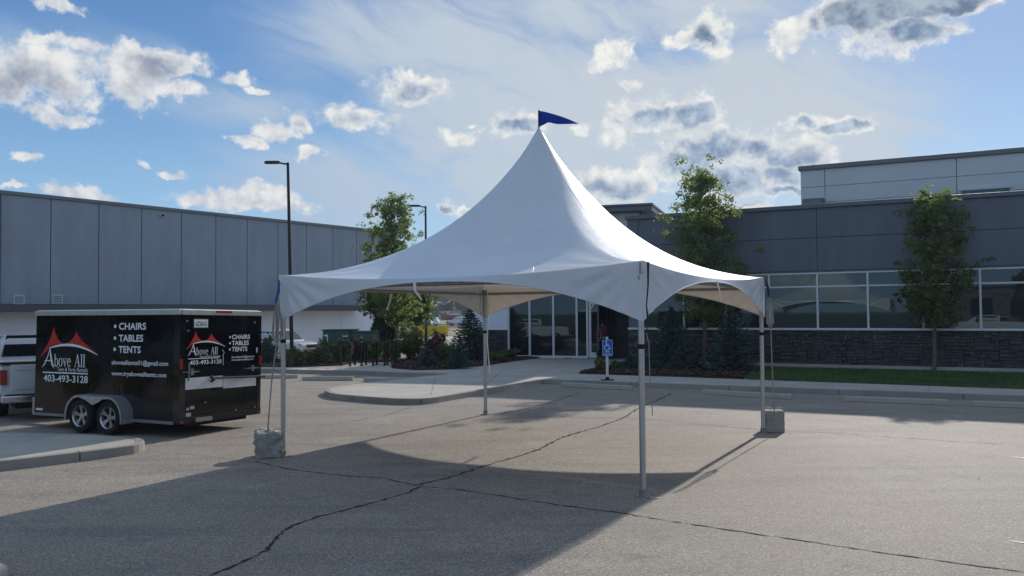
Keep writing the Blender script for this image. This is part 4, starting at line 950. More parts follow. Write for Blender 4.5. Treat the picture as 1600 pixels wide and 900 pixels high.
for s in (1, -1):
    m = MB(); y0, y1 = hy * s, (hy + .26) * s; n = len(outer)
    m.add([(x, y0, z) for x, z in outer] + [(x, y1, z) for x, z in outer], [(i, i + 1, n + i + 1, n + i) for i in range(n - 1)])
    b = bmesh.new(); f = b.faces.new([b.verts.new((x, y1, z)) for x, z in outer + inner]); bmesh.ops.triangulate(b, faces=[f])
    m.add([v.co for v in b.verts], [tuple(v.index for v in q.verts) for q in b.faces]) if not b.verts.index_update() else None; b.free()
    o = m.build('fender', M_FENDER, tl_); q = o.modifiers.new('t', 'SOLIDIFY'); q.thickness = .012; q.offset = -1
MB().tube([(hx + .8, 0, .38), (hx + .8, 0, .12)], .03, 8).build('tongue_jack', M_STEEL, tl_)

# ================================================================ VEHICLES
def loft(secs, caps=True):   # secs: list of (x, [(y,z)...]) closed rings
    m = MB(); n = len(secs[0][1]); v = [(x, y, z) for x, r_ in secs for y, z in r_]
    f = [(i * n + k, i * n + (k + 1) % n, (i + 1) * n + (k + 1) % n, (i + 1) * n + k) for i in range(len(secs) - 1) for k in range(n)]
    if caps: f += [tuple(range(n))[::-1], tuple(range((len(secs) - 1) * n, len(secs) * n))]
    return m.add(v, f)
def ring(w, z0, z1, r_=.12, tw=None):
    tw = tw or w; return [(-w + r_, z0), (w - r_, z0), (w, z0 + r_), (w, (z0 + z1) / 2), (tw, z1 - r_), (tw - r_, z1), (-tw + r_, z1), (-tw, z1 - r_), (-w, (z0 + z1) / 2), (-w, z0 + r_)]
def pickup(label, loc, rotz, group=None):
    t = thing('pickup_truck', label, 'pickup truck', loc, rotz, group)
    # x forward, tail at x=0
    loft([(0.06, ring(.97, .52, 1.20, .06)), (.5, ring(1.0, .50, 1.22, .06)), (2.05, ring(1.0, .50, 1.22, .06)), (2.1, ring(1.0, .46, 1.24, .06)), (4.3, ring(1.0, .46, 1.24, .08)), (5.35, ring(.98, .5, 1.18, .1)), (5.75, ring(.9, .55, 1.08, .12))]).build('body', M_TRUCK, t, True, bevel=.02)
    loft([(2.12, ring(.92, 1.2, 1.72, .1, .78)), (2.25, ring(.93, 1.2, 1.76, .1, .78)), (3.7, ring(.93, 1.2, 1.77, .1, .78)), (4.45, ring(.9, 1.2, 1.30, .03, .86))]).build('cab', M_TRUCK, t, True, bevel=.02)
    MB().add([(2.10, -.80, 1.30), (2.10, .80, 1.30), (2.125, .72, 1.66), (2.125, -.72, 1.66), (2.14, -.78, 1.36), (2.14, .78, 1.36), (2.15, .7, 1.8), (2.15, -.7, 1.8)], [(0, 1, 2, 3), (4, 5, 6, 7), (0, 3, 7, 4), (1, 5, 6, 2)]).build('rear_window', M_GLASSD, t)
    for s in (1, -1):
        MB().add([(2.35, s * .937, 1.32), (3.9, s * .937, 1.32), (3.7, s * .85, 1.68), (2.4, s * .85, 1.68), (2.35, s * .90, 1.32), (3.9, s * .90, 1.32), (3.7, s * .8, 1.8), (2.4, s * .8, 1.8)], [(0, 1, 2, 3), (0, 3, 7, 4), (1, 5, 6, 2)]).build('side_window', M_GLASSD, t)
        tlp = MB().box(-.012, .14, s * .985 - .13 * (s > 0), s * .985 + .13 * (s < 0), .78, 1.10).build('taillight', M_TAIL, t, bevel=.015)
        MB().box(3.55, 3.7, s * 1.02, s * 1.22, 1.28, 1.50).build('mirror', M_BLACKM, t, bevel=.03)
        MB().box(5.6, 5.78, s * .62 - .2, s * .62 + .2, .85, 1.05).build('headlight', M_CHROME, t, bevel=.02)
    g = MB().box(-.02, .06, -.80, .80, .56, 1.215).build('tailgate', M_TRUCK, t, bevel=.018)
    MB().box(-.026, -.019, -.74, .74, .66, .675).box(-.026, -.019, -.74, .74, 1.08, 1.09).build('tailgate_crease', M_FENDER, g)
    MB().box(-.034, -.021, -.12, .12, .96, 1.04).build('handle', M_BLACKM, g)
    MB().box(-.03, .5, -1.005, 1.005, 1.222, 1.26).build('bed_rail', M_BLACKM, t, bevel=.01)
    MB().box(-.24, .05, -.98, .98, .40, .56).build('rear_bumper', M_CHROME, t, bevel=.03); MB().box(-.245, -.05, -.9, .9, .562, .575).build('bumper_step', M_BLACKM, t)
    MB().box(-.06, .9, -.7, .7, .26, .42).build('underbody', M_BLACKM, t); MB().box(-.45, -.1, -.05, .05, .36, .42).build('hitch', M_BLACKM, t)
    MB().box(5.72, 5.86, -.9, .9, .42, .62).build('front_bumper', M_CHROME, t, bevel=.03); MB().box(5.70, 5.785, -.4, .4, .7, 1.05).build('grille', M_BLACKM, t, bevel=.02)
    wq = wheel_parts(.40, .26, 6)
    for x in (1.15, 4.75):
        for s in (1, -1): put_wheel(wq, (x, s * .88, .40), t, s < 0)
    return t
hd = R(90 + 36)
pickup('white pickup truck with dark rear window hitched to the black trailer', (-10.17, 18.45, 0), hd)
def suv(name, label, loc, rotz, paint, cat='car', group=None):
    t = thing(name, label, cat, loc, rotz, group)
    loft([(-2.25, ring(.80, .5, 1.0, .1)), (-2.15, ring(.90, .42, 1.12, .1)), (-1.2, ring(.94, .36, 1.14, .1)), (.9, ring(.94, .36, 1.12, .1)), (1.7, ring(.93, .38, 1.06, .12)), (2.2, ring(.86, .42, .98, .14)), (2.35, ring(.74, .48, .86, .12))]).build('body', paint, t, True, bevel=.02)
    loft([(-2.1, ring(.86, 1.05, 1.15, .03, .8)), (-1.85, ring(.86, 1.05, 1.72, .1, .70)), (-.3, ring(.87, 1.05, 1.80, .1, .70)), (.35, ring(.87, 1.05, 1.74, .1, .68)), (1.15, ring(.86, 1.04, 1.12, .03, .78))]).build('cabin', paint, t, True, bevel=.02)
    MB().add([(.46, -.66, 1.66), (.46, .66, 1.66), (1.10, .76, 1.16), (1.10, -.76, 1.16), (.40, -.6, 1.60), (.40, .6, 1.60), (1.0, .7, 1.12), (1.0, -.7, 1.12)], [(0, 1, 2, 3), (0, 3, 7, 4), (1, 5, 6, 2), (4, 7, 6, 5)]).build('windscreen', M_PANE, t)
    for s in (1, -1):
        for a, b in ((-1.7, -.85), (-.78, .0), (.06, .62)):
            tb_ = b - (.34 if b > .5 else .0); MB().add([(a, s * .885, 1.14), (b, s * .885, 1.14), (tb_, s * .765, 1.62), (a + .05, s * .765, 1.62), (a, s * .84, 1.14), (b, s * .84, 1.14), (tb_, s * .7, 1.62), (a + .05, s * .7, 1.62)], [(0, 1, 2, 3), (0, 3, 7, 4), (1, 5, 6, 2)]).build('side_window', M_GLASSD, t)
        MB().box(2.0, 2.3, s * .66 - .17, s * .66 + .17, .80, .95).build('headlight', M_CHROME, t, bevel=.03); MB().box(.6, .75, s * .93, s * 1.12, 1.12, 1.28).build('mirror', paint, t, bevel=.03)
        MB().box(-2.24, -2.0, s * .78 - .08, s * .78 + .08, .85, 1.1).build('taillight', M_TAIL, t, bevel=.02)
    MB().box(2.2, 2.375, -.46, .46, .74, .92).build('grille', M_BLACKM, t, bevel=.02); MB().box(2.2, 2.385, -.62, .62, .46, .66).build('air_intake', M_BLACKM, t, bevel=.02)
    wq = wheel_parts(.35, .22, 5)
    for x in (1.42, -1.35):
        for s in (1, -1): put_wheel(wq, (x, s * .84, .35), t, s < 0)
    return t
sv = at_d(436, 540, 47); suv('parked_car', 'white sport utility vehicle parked by the white warehouse wall, nose towards the entrance', (sv[0], sv[1], -.342), R(-26), M_TRUCK)

# ================================================================ STREET FURNITURE
def lamp(label, base_px, depth, top_px, zb, arm, heading):
    b = at_d(*base_px, depth); tp = at_d(*top_px, depth); H = tp[2] - zb
    t = thing('street_lamp', label, 'street lamp', (tp[0], depth, zb), heading, 'tall bronze area lights around the lot')
    pts = [(0, 0, 0), (0, 0, H)]
    MB().tube(pts, [.095, .065], 10).build('pole', M_POLE, t, True); MB().lathe([(.26, -.2), (.26, .35), (.0, .36)], axis='z', n=16).build('footing', M_CONC, t, True)
    MB().tube([(0, 0, H - .08), (-.25, 0, H - .04), (-.4, 0, H)], .04, 8).build('arm', M_POLE, t, True)
    v = [(-.35, -.09, 0), (-.55, -.17, 0), (-1.0, -.15, 0), (-1.08, 0, 0), (-1.0, .15, 0), (-.55, .17, 0), (-.35, .09, 0)]
    MB().prism(v, H - .04, H + .07).build('lamp_head', M_POLE, t, bevel=.02)
    return t
l1 = lamp('tall light pole rising in front of the grey warehouse panels', (463, 545), 38.5, (456.5, 254), 0, 1, R(5))
l1.rotation_euler[1] = R(-1.2)
lamp('light pole standing behind the tent slope with its head above the leafy tree', (670, 530), 54, (665, 322), -.35, 1, R(5))
# accessible parking sign
sg = gnd(949, 594, ZS); sgn = thing('parking_sign', 'blue accessible parking sign on a white post by the kerb', 'sign', (sg[0], sg[1], ZS), R(6))
ph = 1302 / 27.3
MB().box(-.19, .19, -.12, .12, .0, .025).lathe([(.07, .025), (.05, .09), (.04, .11)], axis='z', n=10).build('base_plate', M_BLACKM, sgn, bevel=.006)
MB().lathe([(0, .09), (.042, .09), (.042, 1.33), (0, 1.33)], axis='z', n=10).build('post', M_MULL, sgn, True)
pl = MB().box(-.165, .165, -.062, -.052, .74, 1.25).build('sign_panel', M_SIGN, sgn, bevel=.02)
SG = Matrix(((1, 0, 0, 0), (0, 0, -1, 0), (0, 1, 0, 0), (0, 0, 0, 1)))
m = MB()
def tp_(pts, w_):
    P = np.array(pts, float); d = np.gradient(P, axis=0); n = np.stack([-d[:, 1], d[:, 0]], 1); n /= np.linalg.norm(n, axis=1)[:, None]
    v = []; 
    for p, q in zip(P, n): v += [(*(p + q * w_ / 2), 0), (*(p - q * w_ / 2), 0)]
    m.add(v, [(2 * i, 2 * i + 2, 2 * i + 3, 2 * i + 1) for i in range(len(P) - 1)])
tp_([(-.02 + .075 * math.cos(a), 1.0 + .075 * math.sin(a)) for a in np.linspace(R(105), R(340), 16)], .018)
tp_([(-.035, 1.155), (-.03, 1.06), (.045, 1.055), (.075, .965), (.105, .975)], .024); tp_([(-.03, 1.11), (.035, 1.105)], .018)
m.add([(-.04 + .024 * math.cos(2 * math.pi * k / 12), 1.19 + .024 * math.sin(2 * math.pi * k / 12), 0) for k in range(12)], [tuple(range(12))])
o = m.build('wheelchair_symbol', M_LET, pl); o.matrix_local = Matrix.Translation((0, -.0635, 0)) @ SG
for body, wd, z, h in (('PERMIT', .17, .855, .04), ('REQUIRED', .24, .775, .045)):
    o = bpy.data.objects.new('lettering', text_mesh(body, wd, h, M_LET, .01)); col.objects.link(o); o.parent = pl; o.matrix_local = Matrix.Translation((-wd / 2, -.0635, z)) @ SG
for x0, x1, z0, z1 in ((-.15, .15, 1.228, 1.236), (-.15, .15, .752, .760), (-.154, -.146, .76, 1.228), (.146, .154, .76, 1.228)): MB().box(x0, x1, -.0635, -.0625, z0, z1).build('border', M_LET, pl)
# bike racks
for k, lab in enumerate(['black hoop bike rack at the shrub end of the row', 'black hoop bike rack, second from the flowering shrubs', 'black hoop bike rack in the middle of the row of five', 'black hoop bike rack, second from the mulch bed corner', 'black hoop bike rack nearest the mulch bed corner']):
    a = gnd(547 + 18 * k, 571.5 - .25 * k, ZS); b = gnd(528 + 18.2 * k, 570.5 - 1.3 * (k > 0), ZS); b = a + (b - a) / np.linalg.norm(b - a) * .70
    t = thing('bike_rack', lab, 'bike rack', (a[0], a[1], ZS - .005), math.atan2(b[1] - a[1], b[0] - a[0]), 'black hoop bike racks on the walk'); L = .62; r_ = .12; H = .95
    arc = [(0, 0, .02), (0, 0, H - r_)] + [(r_ - r_ * math.cos(q), 0, H - r_ + r_ * math.sin(q)) for q in np.linspace(.3, math.pi / 2, 5)] + [(L - r_ + r_ * math.sin(q), 0, H - r_ + r_ * math.cos(q)) for q in np.linspace(0, math.pi / 2, 6)] + [(L, 0, .02)]
    MB().tube(arc, .044, 8).build('hoop', M_BLACKM, t, True)
    for x in (0, L): MB().lathe([(0, 0), (.075, 0), (.075, .02), (0, .021)], (x, 0, 0), 'z', 12).build('flange', M_BLACKM, t)
# green electrical cabinet
ub = at_d(552, 530, 38.6); ut = thing('utility_cabinet', 'dark green electrical cabinet behind the flowering shrubs', 'utility cabinet', (ub[0], ub[1], -.3), R(-8))
MB().box(-1.25, .05, -.6, .6, .0, 1.78).build('cabinet', M_GREENBOX, ut, bevel=.02); MB().box(.06, 1.1, -.52, .6, 0, 1.70).build('cabinet', M_GREENBOX, ut, bevel=.02)
MB().box(-1.30, .09, -.66, .66, 1.785, 1.84).build('lid', M_GREENBOX, ut, bevel=.015); MB().box(.1, 1.14, -.57, .64, 1.705, 1.75).build('lid', M_GREENBOX, ut, bevel=.015)
MB().box(-1.2, -1.0, -.606, -.601, 1.2, 1.6).build('warning_label', M_LET, ut); MB().box(-.3, -.05, -.606, -.601, 1.5, 1.56).build('nameplate', M_FENDER, ut)
MB().box(-.63, -.615, -.608, -.601, .1, 1.74).build('door_seam', M_DARK, ut); MB().box(.5, .62, -.526, -.521, 1.35, 1.5).build('warning_label', M_YEL, ut)

# ================================================================ VEGETATION
def leaves(C_, size, rg, up=.3, aspect=.5):
    n = len(C_); d = rg.normal(0, 1, (n, 3)); d[:, 2] -= up * .5; d /= np.linalg.norm(d, axis=1)[:, None]
    q = rg.normal(0, 1, (n, 3)); e = np.cross(d, q); e /= np.linalg.norm(e, axis=1)[:, None] + 1e-9
    s = (size * (.6 + .8 * rg.random(n)))[:, None]
    V = np.stack([C_ - d * s, C_ + e * s * aspect, C_ + d * s, C_ - e * s * aspect], 1).reshape(-1, 3)
    return V, np.arange(4 * n).reshape(-1, 4)
def tree(label, x, y, z0, H, crown_z, width, m, seed, nleaf=9000, lsize=.075, trunk=.09, lean=0, clear=None, shape='oval', topw=.35, group='young leafy trees around the buildings'):
    rg = np.random.default_rng(seed); t = thing('leafy_tree', label, 'tree', (x, y, z0), 0, group)
    tr = MB(); zz = np.linspace(0, H * .97, 12); wob = np.cumsum(rg.normal(0, .03, (12, 2)), 0); wob -= wob[0]
    P = np.c_[wob + np.c_[zz * lean, zz * 0], zz]; tr.tube(P, list(trunk * (1 - zz / H * .9)), 9)
    ends = []; nb = 70
    for i in range(nb):
        f = (i + .5) / nb; z = crown_z + (H - crown_z) * f ** .95
        if shape == 'oval': w_ = width * (min(1, .55 + 1.6 * f)) * (1.04 - (1 - topw) * f ** 1.35) * (1 if f < .9 else .75)
        else: w_ = width * (1 - f) ** .7
        w_ *= rg.uniform(.62, 1.12); a = i * 2.4 + rg.normal(0, .4); base = np.array([np.interp(z - w_ * .7, zz, P[:, 0]), np.interp(z - w_ * .7, zz, P[:, 1]), max(crown_z * .9, z - w_ * .7)])
        tip = np.array([base[0] + math.cos(a) * w_, base[1] + math.sin(a) * w_, min(H, z + w_ * .12)]); mid = (base + tip) / 2 + np.array([0, 0, -w_ * .06])
        tr.tube([base, mid, tip], [trunk * .34 * (1 - .6 * f), trunk * .2, .008], 5)
        for k in range(11):
            q = rg.uniform(.30, 1.06); p = base * (1 - q) ** 2 + 2 * mid * q * (1 - q) + tip * q * q; ends.append((p + rg.normal(0, .17 * width, 3) * np.array([1, 1, .8]), rg.uniform(.06, .21) * (.5 + width * .4)))
    for k in range(10): ends.append((np.array([P[-1, 0], P[-1, 1], H * (.90 + .1 * rg.random())]) + rg.normal(0, .07, 3), .13))
    tr.build('trunk', M_BARK, t, True)
    E_ = np.array([e[0] for e in ends]); S_ = np.array([e[1] for e in ends]); wgt_ = S_ ** 1.6 * rg.uniform(.25, 1.5, len(S_)); i = rg.choice(len(E_), nleaf, p=wgt_ / wgt_.sum())
    d = rg.normal(0, 1, (nleaf, 3)); d /= np.linalg.norm(d, axis=1)[:, None]
    C_ = E_[i] + d * (S_[i] * rg.random(nleaf) ** .5)[:, None] * np.array([1.15, 1.15, .8])
    V, F_ = leaves(C_, lsize, rg); raw('crown', V, F_, m, t); return t
def px_tree(label, bx_, by_, depth, z0, top_y, crown_y, half_px, *a, **k):
    p = at_d(bx_, by_, depth); s = depth / F_PX; H = at_d(bx_, top_y, depth)[2] - z0; cz = at_d(bx_, crown_y, depth)[2] - z0
    return tree(label, p[0], p[1], z0, H, cz, half_px * s, *a, **k)
px_tree('small leafy tree alone on the lawn before the window band', 1459, 587, 27.6, ZS + .04, 304, 500, 56, M_LEAF, 11, nleaf=17000, lsize=.047, trunk=.075, topw=.62)
px_tree('tall leafy tree rising from the mulch bed between two spruces', 1099, 572, 30.3, ZS, 270, 492, 72, M_LEAF, 12, nleaf=20000, lsize=.050, trunk=.09, topw=.30)
px_tree('bushy leafy tree at the corner of the warehouse behind the tent slope', 620, 545, 40, -.1, 311, 498, 54, M_LEAF, 13, nleaf=16000, lsize=.064, trunk=.12, topw=.34, lean=-.06)
px_tree('smaller leafy tree standing before the pale distant hill', 648, 545, 45, -.4, 430, 503, 38, M_LEAF2, 14, nleaf=6000, lsize=.085, trunk=.09)
px_tree('broad low leafy tree overlapping the columnar cedar and wall', 600, 545, 42.5, -.3, 400, 492, 42, M_LEAF2, 15, nleaf=7000, lsize=.085, trunk=.1)

def spruce(label, x, y, z0, H, w_, seed, m=None, dens=1.0, low=False):
    rg = np.random.default_rng(seed); t = thing('spruce', label, 'conifer', (x, y, z0), rg.random() * 6, 'blue green spruces in the planting beds')
    MB().tube([(0, 0, 0), (0, 0, H * .96)], [.05 + .015 * H, .01], 7).build('trunk', M_BARK, t, True)
    C_ = []; Dv = []; S_ = []
    nl = int(9 * H ** .6 * dens) + 4
    for i in range(nl):
        f = i / (nl - 1); z = H * (.05 + .93 * f); r_ = w_ * (1 - f) ** .8 + .03; nbr = int(9 + 6 * (1 - f))
        for b in range(nbr):
            a = 2 * math.pi * (b + rg.uniform(-.3, .3)) / nbr + i * .7; L = r_ * rg.uniform(.7, 1.12); nn = int(8 + 26 * L * dens)
            q = rg.random(nn) ** .75; side = rg.normal(0, 1, nn) * .16 * L * (1.05 - q)
            zz = z - .25 * L * q + .22 * L * q ** 3 + rg.normal(0, .018, nn)
            C_.append(np.c_[np.cos(a) * q * L - np.sin(a) * side, np.sin(a) * q * L + np.cos(a) * side, zz])
            da = a + np.sign(side) * rg.uniform(.2, .9, nn); Dv.append(np.c_[np.cos(da), np.sin(da), rg.uniform(-.15, .5, nn)]); S_.append(np.full(nn, .05 + .022 * H ** .5) * rg.uniform(.6, 1.3, nn))
    C_ = np.concatenate(C_); Dv = np.concatenate(Dv); S_ = np.concatenate(S_)[:, None]; Dv /= np.linalg.norm(Dv, axis=1)[:, None]; C_[:, 2] = np.maximum(C_[:, 2], .03)
    n = len(C_); e = np.cross(Dv, rg.normal(0, 1, (n, 3))); e /= np.linalg.norm(e, axis=1)[:, None]
    V = np.stack([C_ - Dv * S_ * .6, C_ + e * S_ * .26, C_ + Dv * S_, C_ - e * S_ * .26], 1).reshape(-1, 3); raw('foliage', V, np.arange(4 * n).reshape(-1, 4), m or M_SPRUCE, t); return t
def px_spruce(label, x, yb, top, half, seed, z0=ZS + .03, dens=1.0, depth=None):
    p = gnd(x, yb, z0) if depth is None else at_d(x, yb, depth); s = p[1] / F_PX; spruce(label, p[0], p[1], z0, (yb - top) * s, half * s, seed, dens=dens)
px_spruce('large dark spruce beside the white end wall of the entrance', 735, 563, 482, 44, 21, dens=1.3)
px_spruce('low spreading spruce in front of the reddish shrub', 668, 573, 543, 26, 22)
px_spruce('small spruce standing at the foot of the large dark spruce', 716, 574, 538, 26, 23)
px_spruce('broad spruce behind the near tent leg, left of the bed tree trunk', 1050, 576, 480, 55, 24, dens=1.3)
px_spruce('full spruce between the bed tree trunk and the far tent leg', 1143, 580, 478, 50, 25, dens=1.3)
px_spruce('low blue spruce at the front of the mulch bed under the broad spruce', 1055, 579, 557, 27, 26)
px_spruce('low spruce tuft just past the accessible parking sign', 985, 578, 554, 24, 27)
px_spruce('thin young spruce above the utility cabinet', 522, 535, 484, 8, 28, z0=-.35, depth=40.5)
px_spruce('small spruce between the black trailer and the tent leg', 415, 570, 530, 22, 29, z0=ZS, depth=35.5)

def shrub(label, x, y, z0, H, w_, m, seed, n=2600, ls=.045, m2=None, cat='shrub', aspect=.55, name='shrub'):
    rg = np.random.default_rng(seed); t = thing(name, label, cat, (x, y, z0), 0, 'shrubs in the planting beds')
    st_ = MB(); cl = []
    for k in range(16):
        a = rg.random() * 6.283; r_ = w_ * rg.random() ** .5 * .85; h = H * (1 - .45 * (r_ / w_) ** 2) * rg.uniform(.6, 1); tip = (math.cos(a) * r_, math.sin(a) * r_, h)
        st_.tube([(math.cos(a) * r_ * .2, math.sin(a) * r_ * .2, 0), (tip[0] * .6, tip[1] * .6, h * .5), tip], [.014, .01, .004], 4)
        for q in (.3, .6, .82, 1): cl.append((tip[0] * (q * .8 + .2), tip[1] * (q * .8 + .2), h * q, w_ * rg.uniform(.14, .30)))
    st_.build('stems', M_BARK, t)
    cl = np.array(cl); i = rg.integers(0, len(cl), n); d = rg.normal(0, 1, (n, 3)); d /= np.linalg.norm(d, axis=1)[:, None]
    C_ = cl[i, :3] + d * (cl[i, 3] * rg.random(n) ** .45)[:, None]; C_[:, 2] = np.maximum(C_[:, 2], .03)
    V, F_ = leaves(C_, ls, rg, aspect=aspect); raw('foliage', V, F_, m, t)
    if m2:
        k = n // 3; i = rg.integers(0, len(cl), k); d = rg.normal(0, 1, (k, 3)); d[:, 2] = abs(d[:, 2]); d /= np.linalg.norm(d, axis=1)[:, None]; C_ = cl[i, :3] + d * (cl[i, 3] * (.75 + .4 * rg.random(k)))[:, None]
        V, F_ = leaves(C_, ls * .8, rg, aspect=.8); raw('blossom', V, F_, m2, t)
    return t
def px_shrub(label, x, yb, top, half, m, seed, depth=None, **k):
    p = gnd(x, yb, ZS + .03) if depth is None else at_d(x, yb, depth); s = p[1] / F_PX; shrub(label, p[0], p[1], p[2], (yb - top) * s, half * s, m, seed, **k)
px_shrub('green shrub with red blossom nearest the tent leg and rope', 462, 571, 545, 24, M_SHRUB, 31, m2=M_SHRUBR)
px_shrub('rounded green shrub with sparse red blossom in the front row', 496, 569, 541, 22, M_SHRUB, 32, m2=M_SHRUBR)
px_shrub('reddish leaved shrub in front of the utility cabinet', 530, 567, 527, 24, M_SHRUB, 33, m2=M_SHRUBR, n=3000)
px_shrub('deep red leaved shrub behind the first bike racks', 556, 563, 524, 20, M_SHRUBR, 34)
px_shrub('green shrub behind the middle bike racks', 585, 562, 530, 24, M_SHRUB, 35, n=3000)
px_shrub('dark green shrub behind the last bike rack', 616, 563, 526, 22, M_SHRUB, 36, n=3000)
px_shrub('tall green shrub with pale new growth beside the bike racks', 640, 562, 506, 26, M_SHRUB, 37, n=3800)
px_shrub('yellowish leafy shrub below the distant yellow bin', 655, 558, 506, 22, M_SHRUBY, 38, depth=36.5, n=1800)
px_shrub('dark purple leaved shrub right of the light pole base', 686, 566, 513, 26, M_SHRUBR, 39, n=3400)
px_shrub('dark green shrub between purple shrub and large spruce', 700, 570, 532, 20, M_SHRUB, 40)
px_shrub('olive green shrub at the front of the bed by the tent rope leg', 776, 565, 552, 18, M_SHRUBY, 41, n=1500)
px_shrub('upright dark shrub in front of the storefront glass', 838, 557, 524, 13, M_SHRUB, 42, n=2600)
px_shrub('low green shrub by the storefront base rail', 797, 560, 545, 18, M_SHRUB, 43, n=1600)
px_shrub('low bright green shrub at the foot of the parking sign', 938, 580, 560, 16, M_SHRUBY, 44, n=1800)
px_shrub('low dark shrub against the stone pier by the entrance', 1005, 572, 552, 22, M_SHRUB, 45, n=2000)
px_shrub('low green plant in the mulch right of the sign', 963, 577, 563, 12, M_SHRUB, 46, n=1200)
px_shrub('leafy green shrub half hidden behind the trailer corner', 418, 568, 522, 18, M_SHRUB, 47, depth=36.2, n=2400)
px_shrub('thin twiggy shrub left of the utility cabinet', 505, 548, 524, 10, M_SHRUB, 48, depth=37.5, n=500)
px_shrub('thin twiggy shrub behind the utility cabinet', 562, 540, 508, 12, M_SHRUB, 49, depth=40.0, n=500)
# columnar cedars
def cedar(label, px, depth, top, half, z0, m, seed):
    p = at_d(px, 540, depth); s = depth / F_PX; H = at_d(px, top, depth)[2] - z0; rg = np.random.default_rng(seed); t = thing('cedar', label, 'conifer', (p[0], p[1], z0), 0, 'columnar cedars by the warehouse corner')
    MB().tube([(0, 0, 0), (0, 0, H * .9)], [.06, .01], 6).build('trunk', M_BARK, t); n = 6000; f = rg.random(n); a = rg.random(n) * 6.283
    r_ = half * s * (np.sin(np.pi * (.12 + .88 * f)) ** .55) * (1 + .18 * np.sin(a * 3 + f * 9) + .1 * np.sin(a * 7 - f * 23)) * rg.random(n) ** .25
    V, F_ = leaves(np.c_[np.cos(a) * r_, np.sin(a) * r_, f * H], .07, rg, up=-1.5, aspect=.35); raw('foliage', V, F_, m, t)
cedar('dark columnar cedar beneath the leafy tree crown', 592, 39.5, 493, 15, -.1, M_CEDAR, 51); cedar('browned columnar cedar right of the dark cedar', 609, 40.5, 500, 9, -.1, M_CEDARB, 52)

# ================================================================ PERSON AT THE DOOR
def person(loc, rotz):
    t = thing('person', 'person in a maroon top and dark trousers walking in at the glass doors', 'person', loc, rotz)
    def skin(name, V, Ed, rad, m, sub=2):
        me = bpy.data.meshes.new(name); me.from_pydata(V, Ed, []); o = bpy.data.objects.new(name, me); col.objects.link(o); o.parent = t
        sk = o.modifiers.new('skin', 'SKIN'); me.skin_vertices[0].data[0].use_root = True
        for i, r_ in enumerate(rad): me.skin_vertices[0].data[i].radius = r_ if hasattr(r_, '__len__') else (r_, r_)
        ss = o.modifiers.new('sub', 'SUBSURF'); ss.levels = sub; ss.render_levels = sub; me.materials.append(m); return o
    M_SKIN_ = mat('skin_tone', (.42, .25, .18), .6); M_MAR = mat('maroon_cloth', (.13, .016, .036), .9, var=.2, vscale=12); M_TRO = mat('dark_trousers', (.015, .017, .026), .9); M_HAIR = mat('dark_hair', (.012, .008, .006), .6)
    # faces +y, mid stride
    V = [(0, 0, .93), (0, .01, 1.12), (0, .03, 1.34), (0, .03, 1.46), (0, .05, 1.52), (0, .07, 1.62), (0, .07, 1.70),
         (.18, .02, 1.40), (.23, .06, 1.13), (.20, .24, .98), (-.18, .02, 1.40), (-.23, -.04, 1.13), (-.22, .06, .90),
         (.09, .0, .88), (.10, .14, .50), (.10, .12, .10), (.10, .26, .04), (-.09, 0, .88), (-.10, -.05, .50), (-.10, -.30, .14), (-.10, -.22, .05)]
    Ed = [(0, 1), (1, 2), (2, 3), (3, 4), (4, 5), (5, 6), (3, 7), (7, 8), (8, 9), (3, 10), (10, 11), (11, 12), (0, 13), (13, 14), (14, 15), (15, 16), (0, 17), (17, 18), (18, 19), (19, 20)]
    rad = [(.15, .11), (.14, .10), (.15, .11), (.08, .07), .055, (.075, .095), (.06, .075), .065, .047, .032, .065, .047, .032, .085, .062, .045, .035, .085, .062, .045, .035]
    skin('body', V, Ed, rad, M_SKIN_)
    skin('top', [(0, 0, .90), (0, .01, 1.12), (0, .03, 1.34), (0, .03, 1.46), (.18, .02, 1.40), (.23, .06, 1.13), (.205, .20, 1.01), (-.18, .02, 1.40), (-.23, -.04, 1.13), (-.222, .03, .95)], [(0, 1), (1, 2), (2, 3), (3, 4), (4, 5), (5, 6), (3, 7), (7, 8), (8, 9)], [(.19, .145), (.165, .125), (.175, .13), (.10, .09), .085, .065, .05, .085, .065, .05], M_MAR)
    skin('trousers', [(0, 0, .95), (.09, 0, .86), (.10, .14, .50), (.10, .12, .09), (-.09, 0, .86), (-.10, -.05, .50), (-.10, -.29, .15)], [(0, 1), (1, 2), (2, 3), (0, 4), (4, 5), (5, 6)], [(.16, .12), .10, .078, .065, .10, .078, .065], M_TRO)
    for s, p0, p1 in ((.1, (.10, .10, .045), (.10, .30, .035)), (-.1, (-.10, -.32, .09), (-.10, -.18, .035))): skin('shoe', [p0, p1], [(0, 1)], [.05, .042], M_HAIR, 1)
    skin('hair', [(0, .01, 1.50), (0, .01, 1.62), (0, .045, 1.725)], [(0, 1), (1, 2)], [(.05, .04), (.075, .07), (.075, .085)], M_HAIR)
    for s, wr in ((1, Vector((.20, .24, .98))), (-1, Vector((-.22, .06, .90)))):
        for k in range(4): skin('finger', [wr + Vector(((k - 1.5) * .018, .03, -.04)), wr + Vector(((k - 1.5) * .02, .05, -.09 - .006 * (1.5 - abs(k - 1.5)))), wr + Vector(((k - 1.5) * .02, .045, -.125))], [(0, 1), (1, 2)], [.010, .009, .007], M_SKIN_, 1)
        skin('thumb', [wr + Vector((-s * .025, .03, -.02)), wr + Vector((-s * .05, .06, -.06))], [(0, 1)], [.011, .008], M_SKIN_, 1)
    return t
pp_ = at_d(940.5, 560, 36.75); person((pp_[0], pp_[1], ZS + .012), R(-30))

# ================================================================ FAR BACKGROUND
HZ = -.35
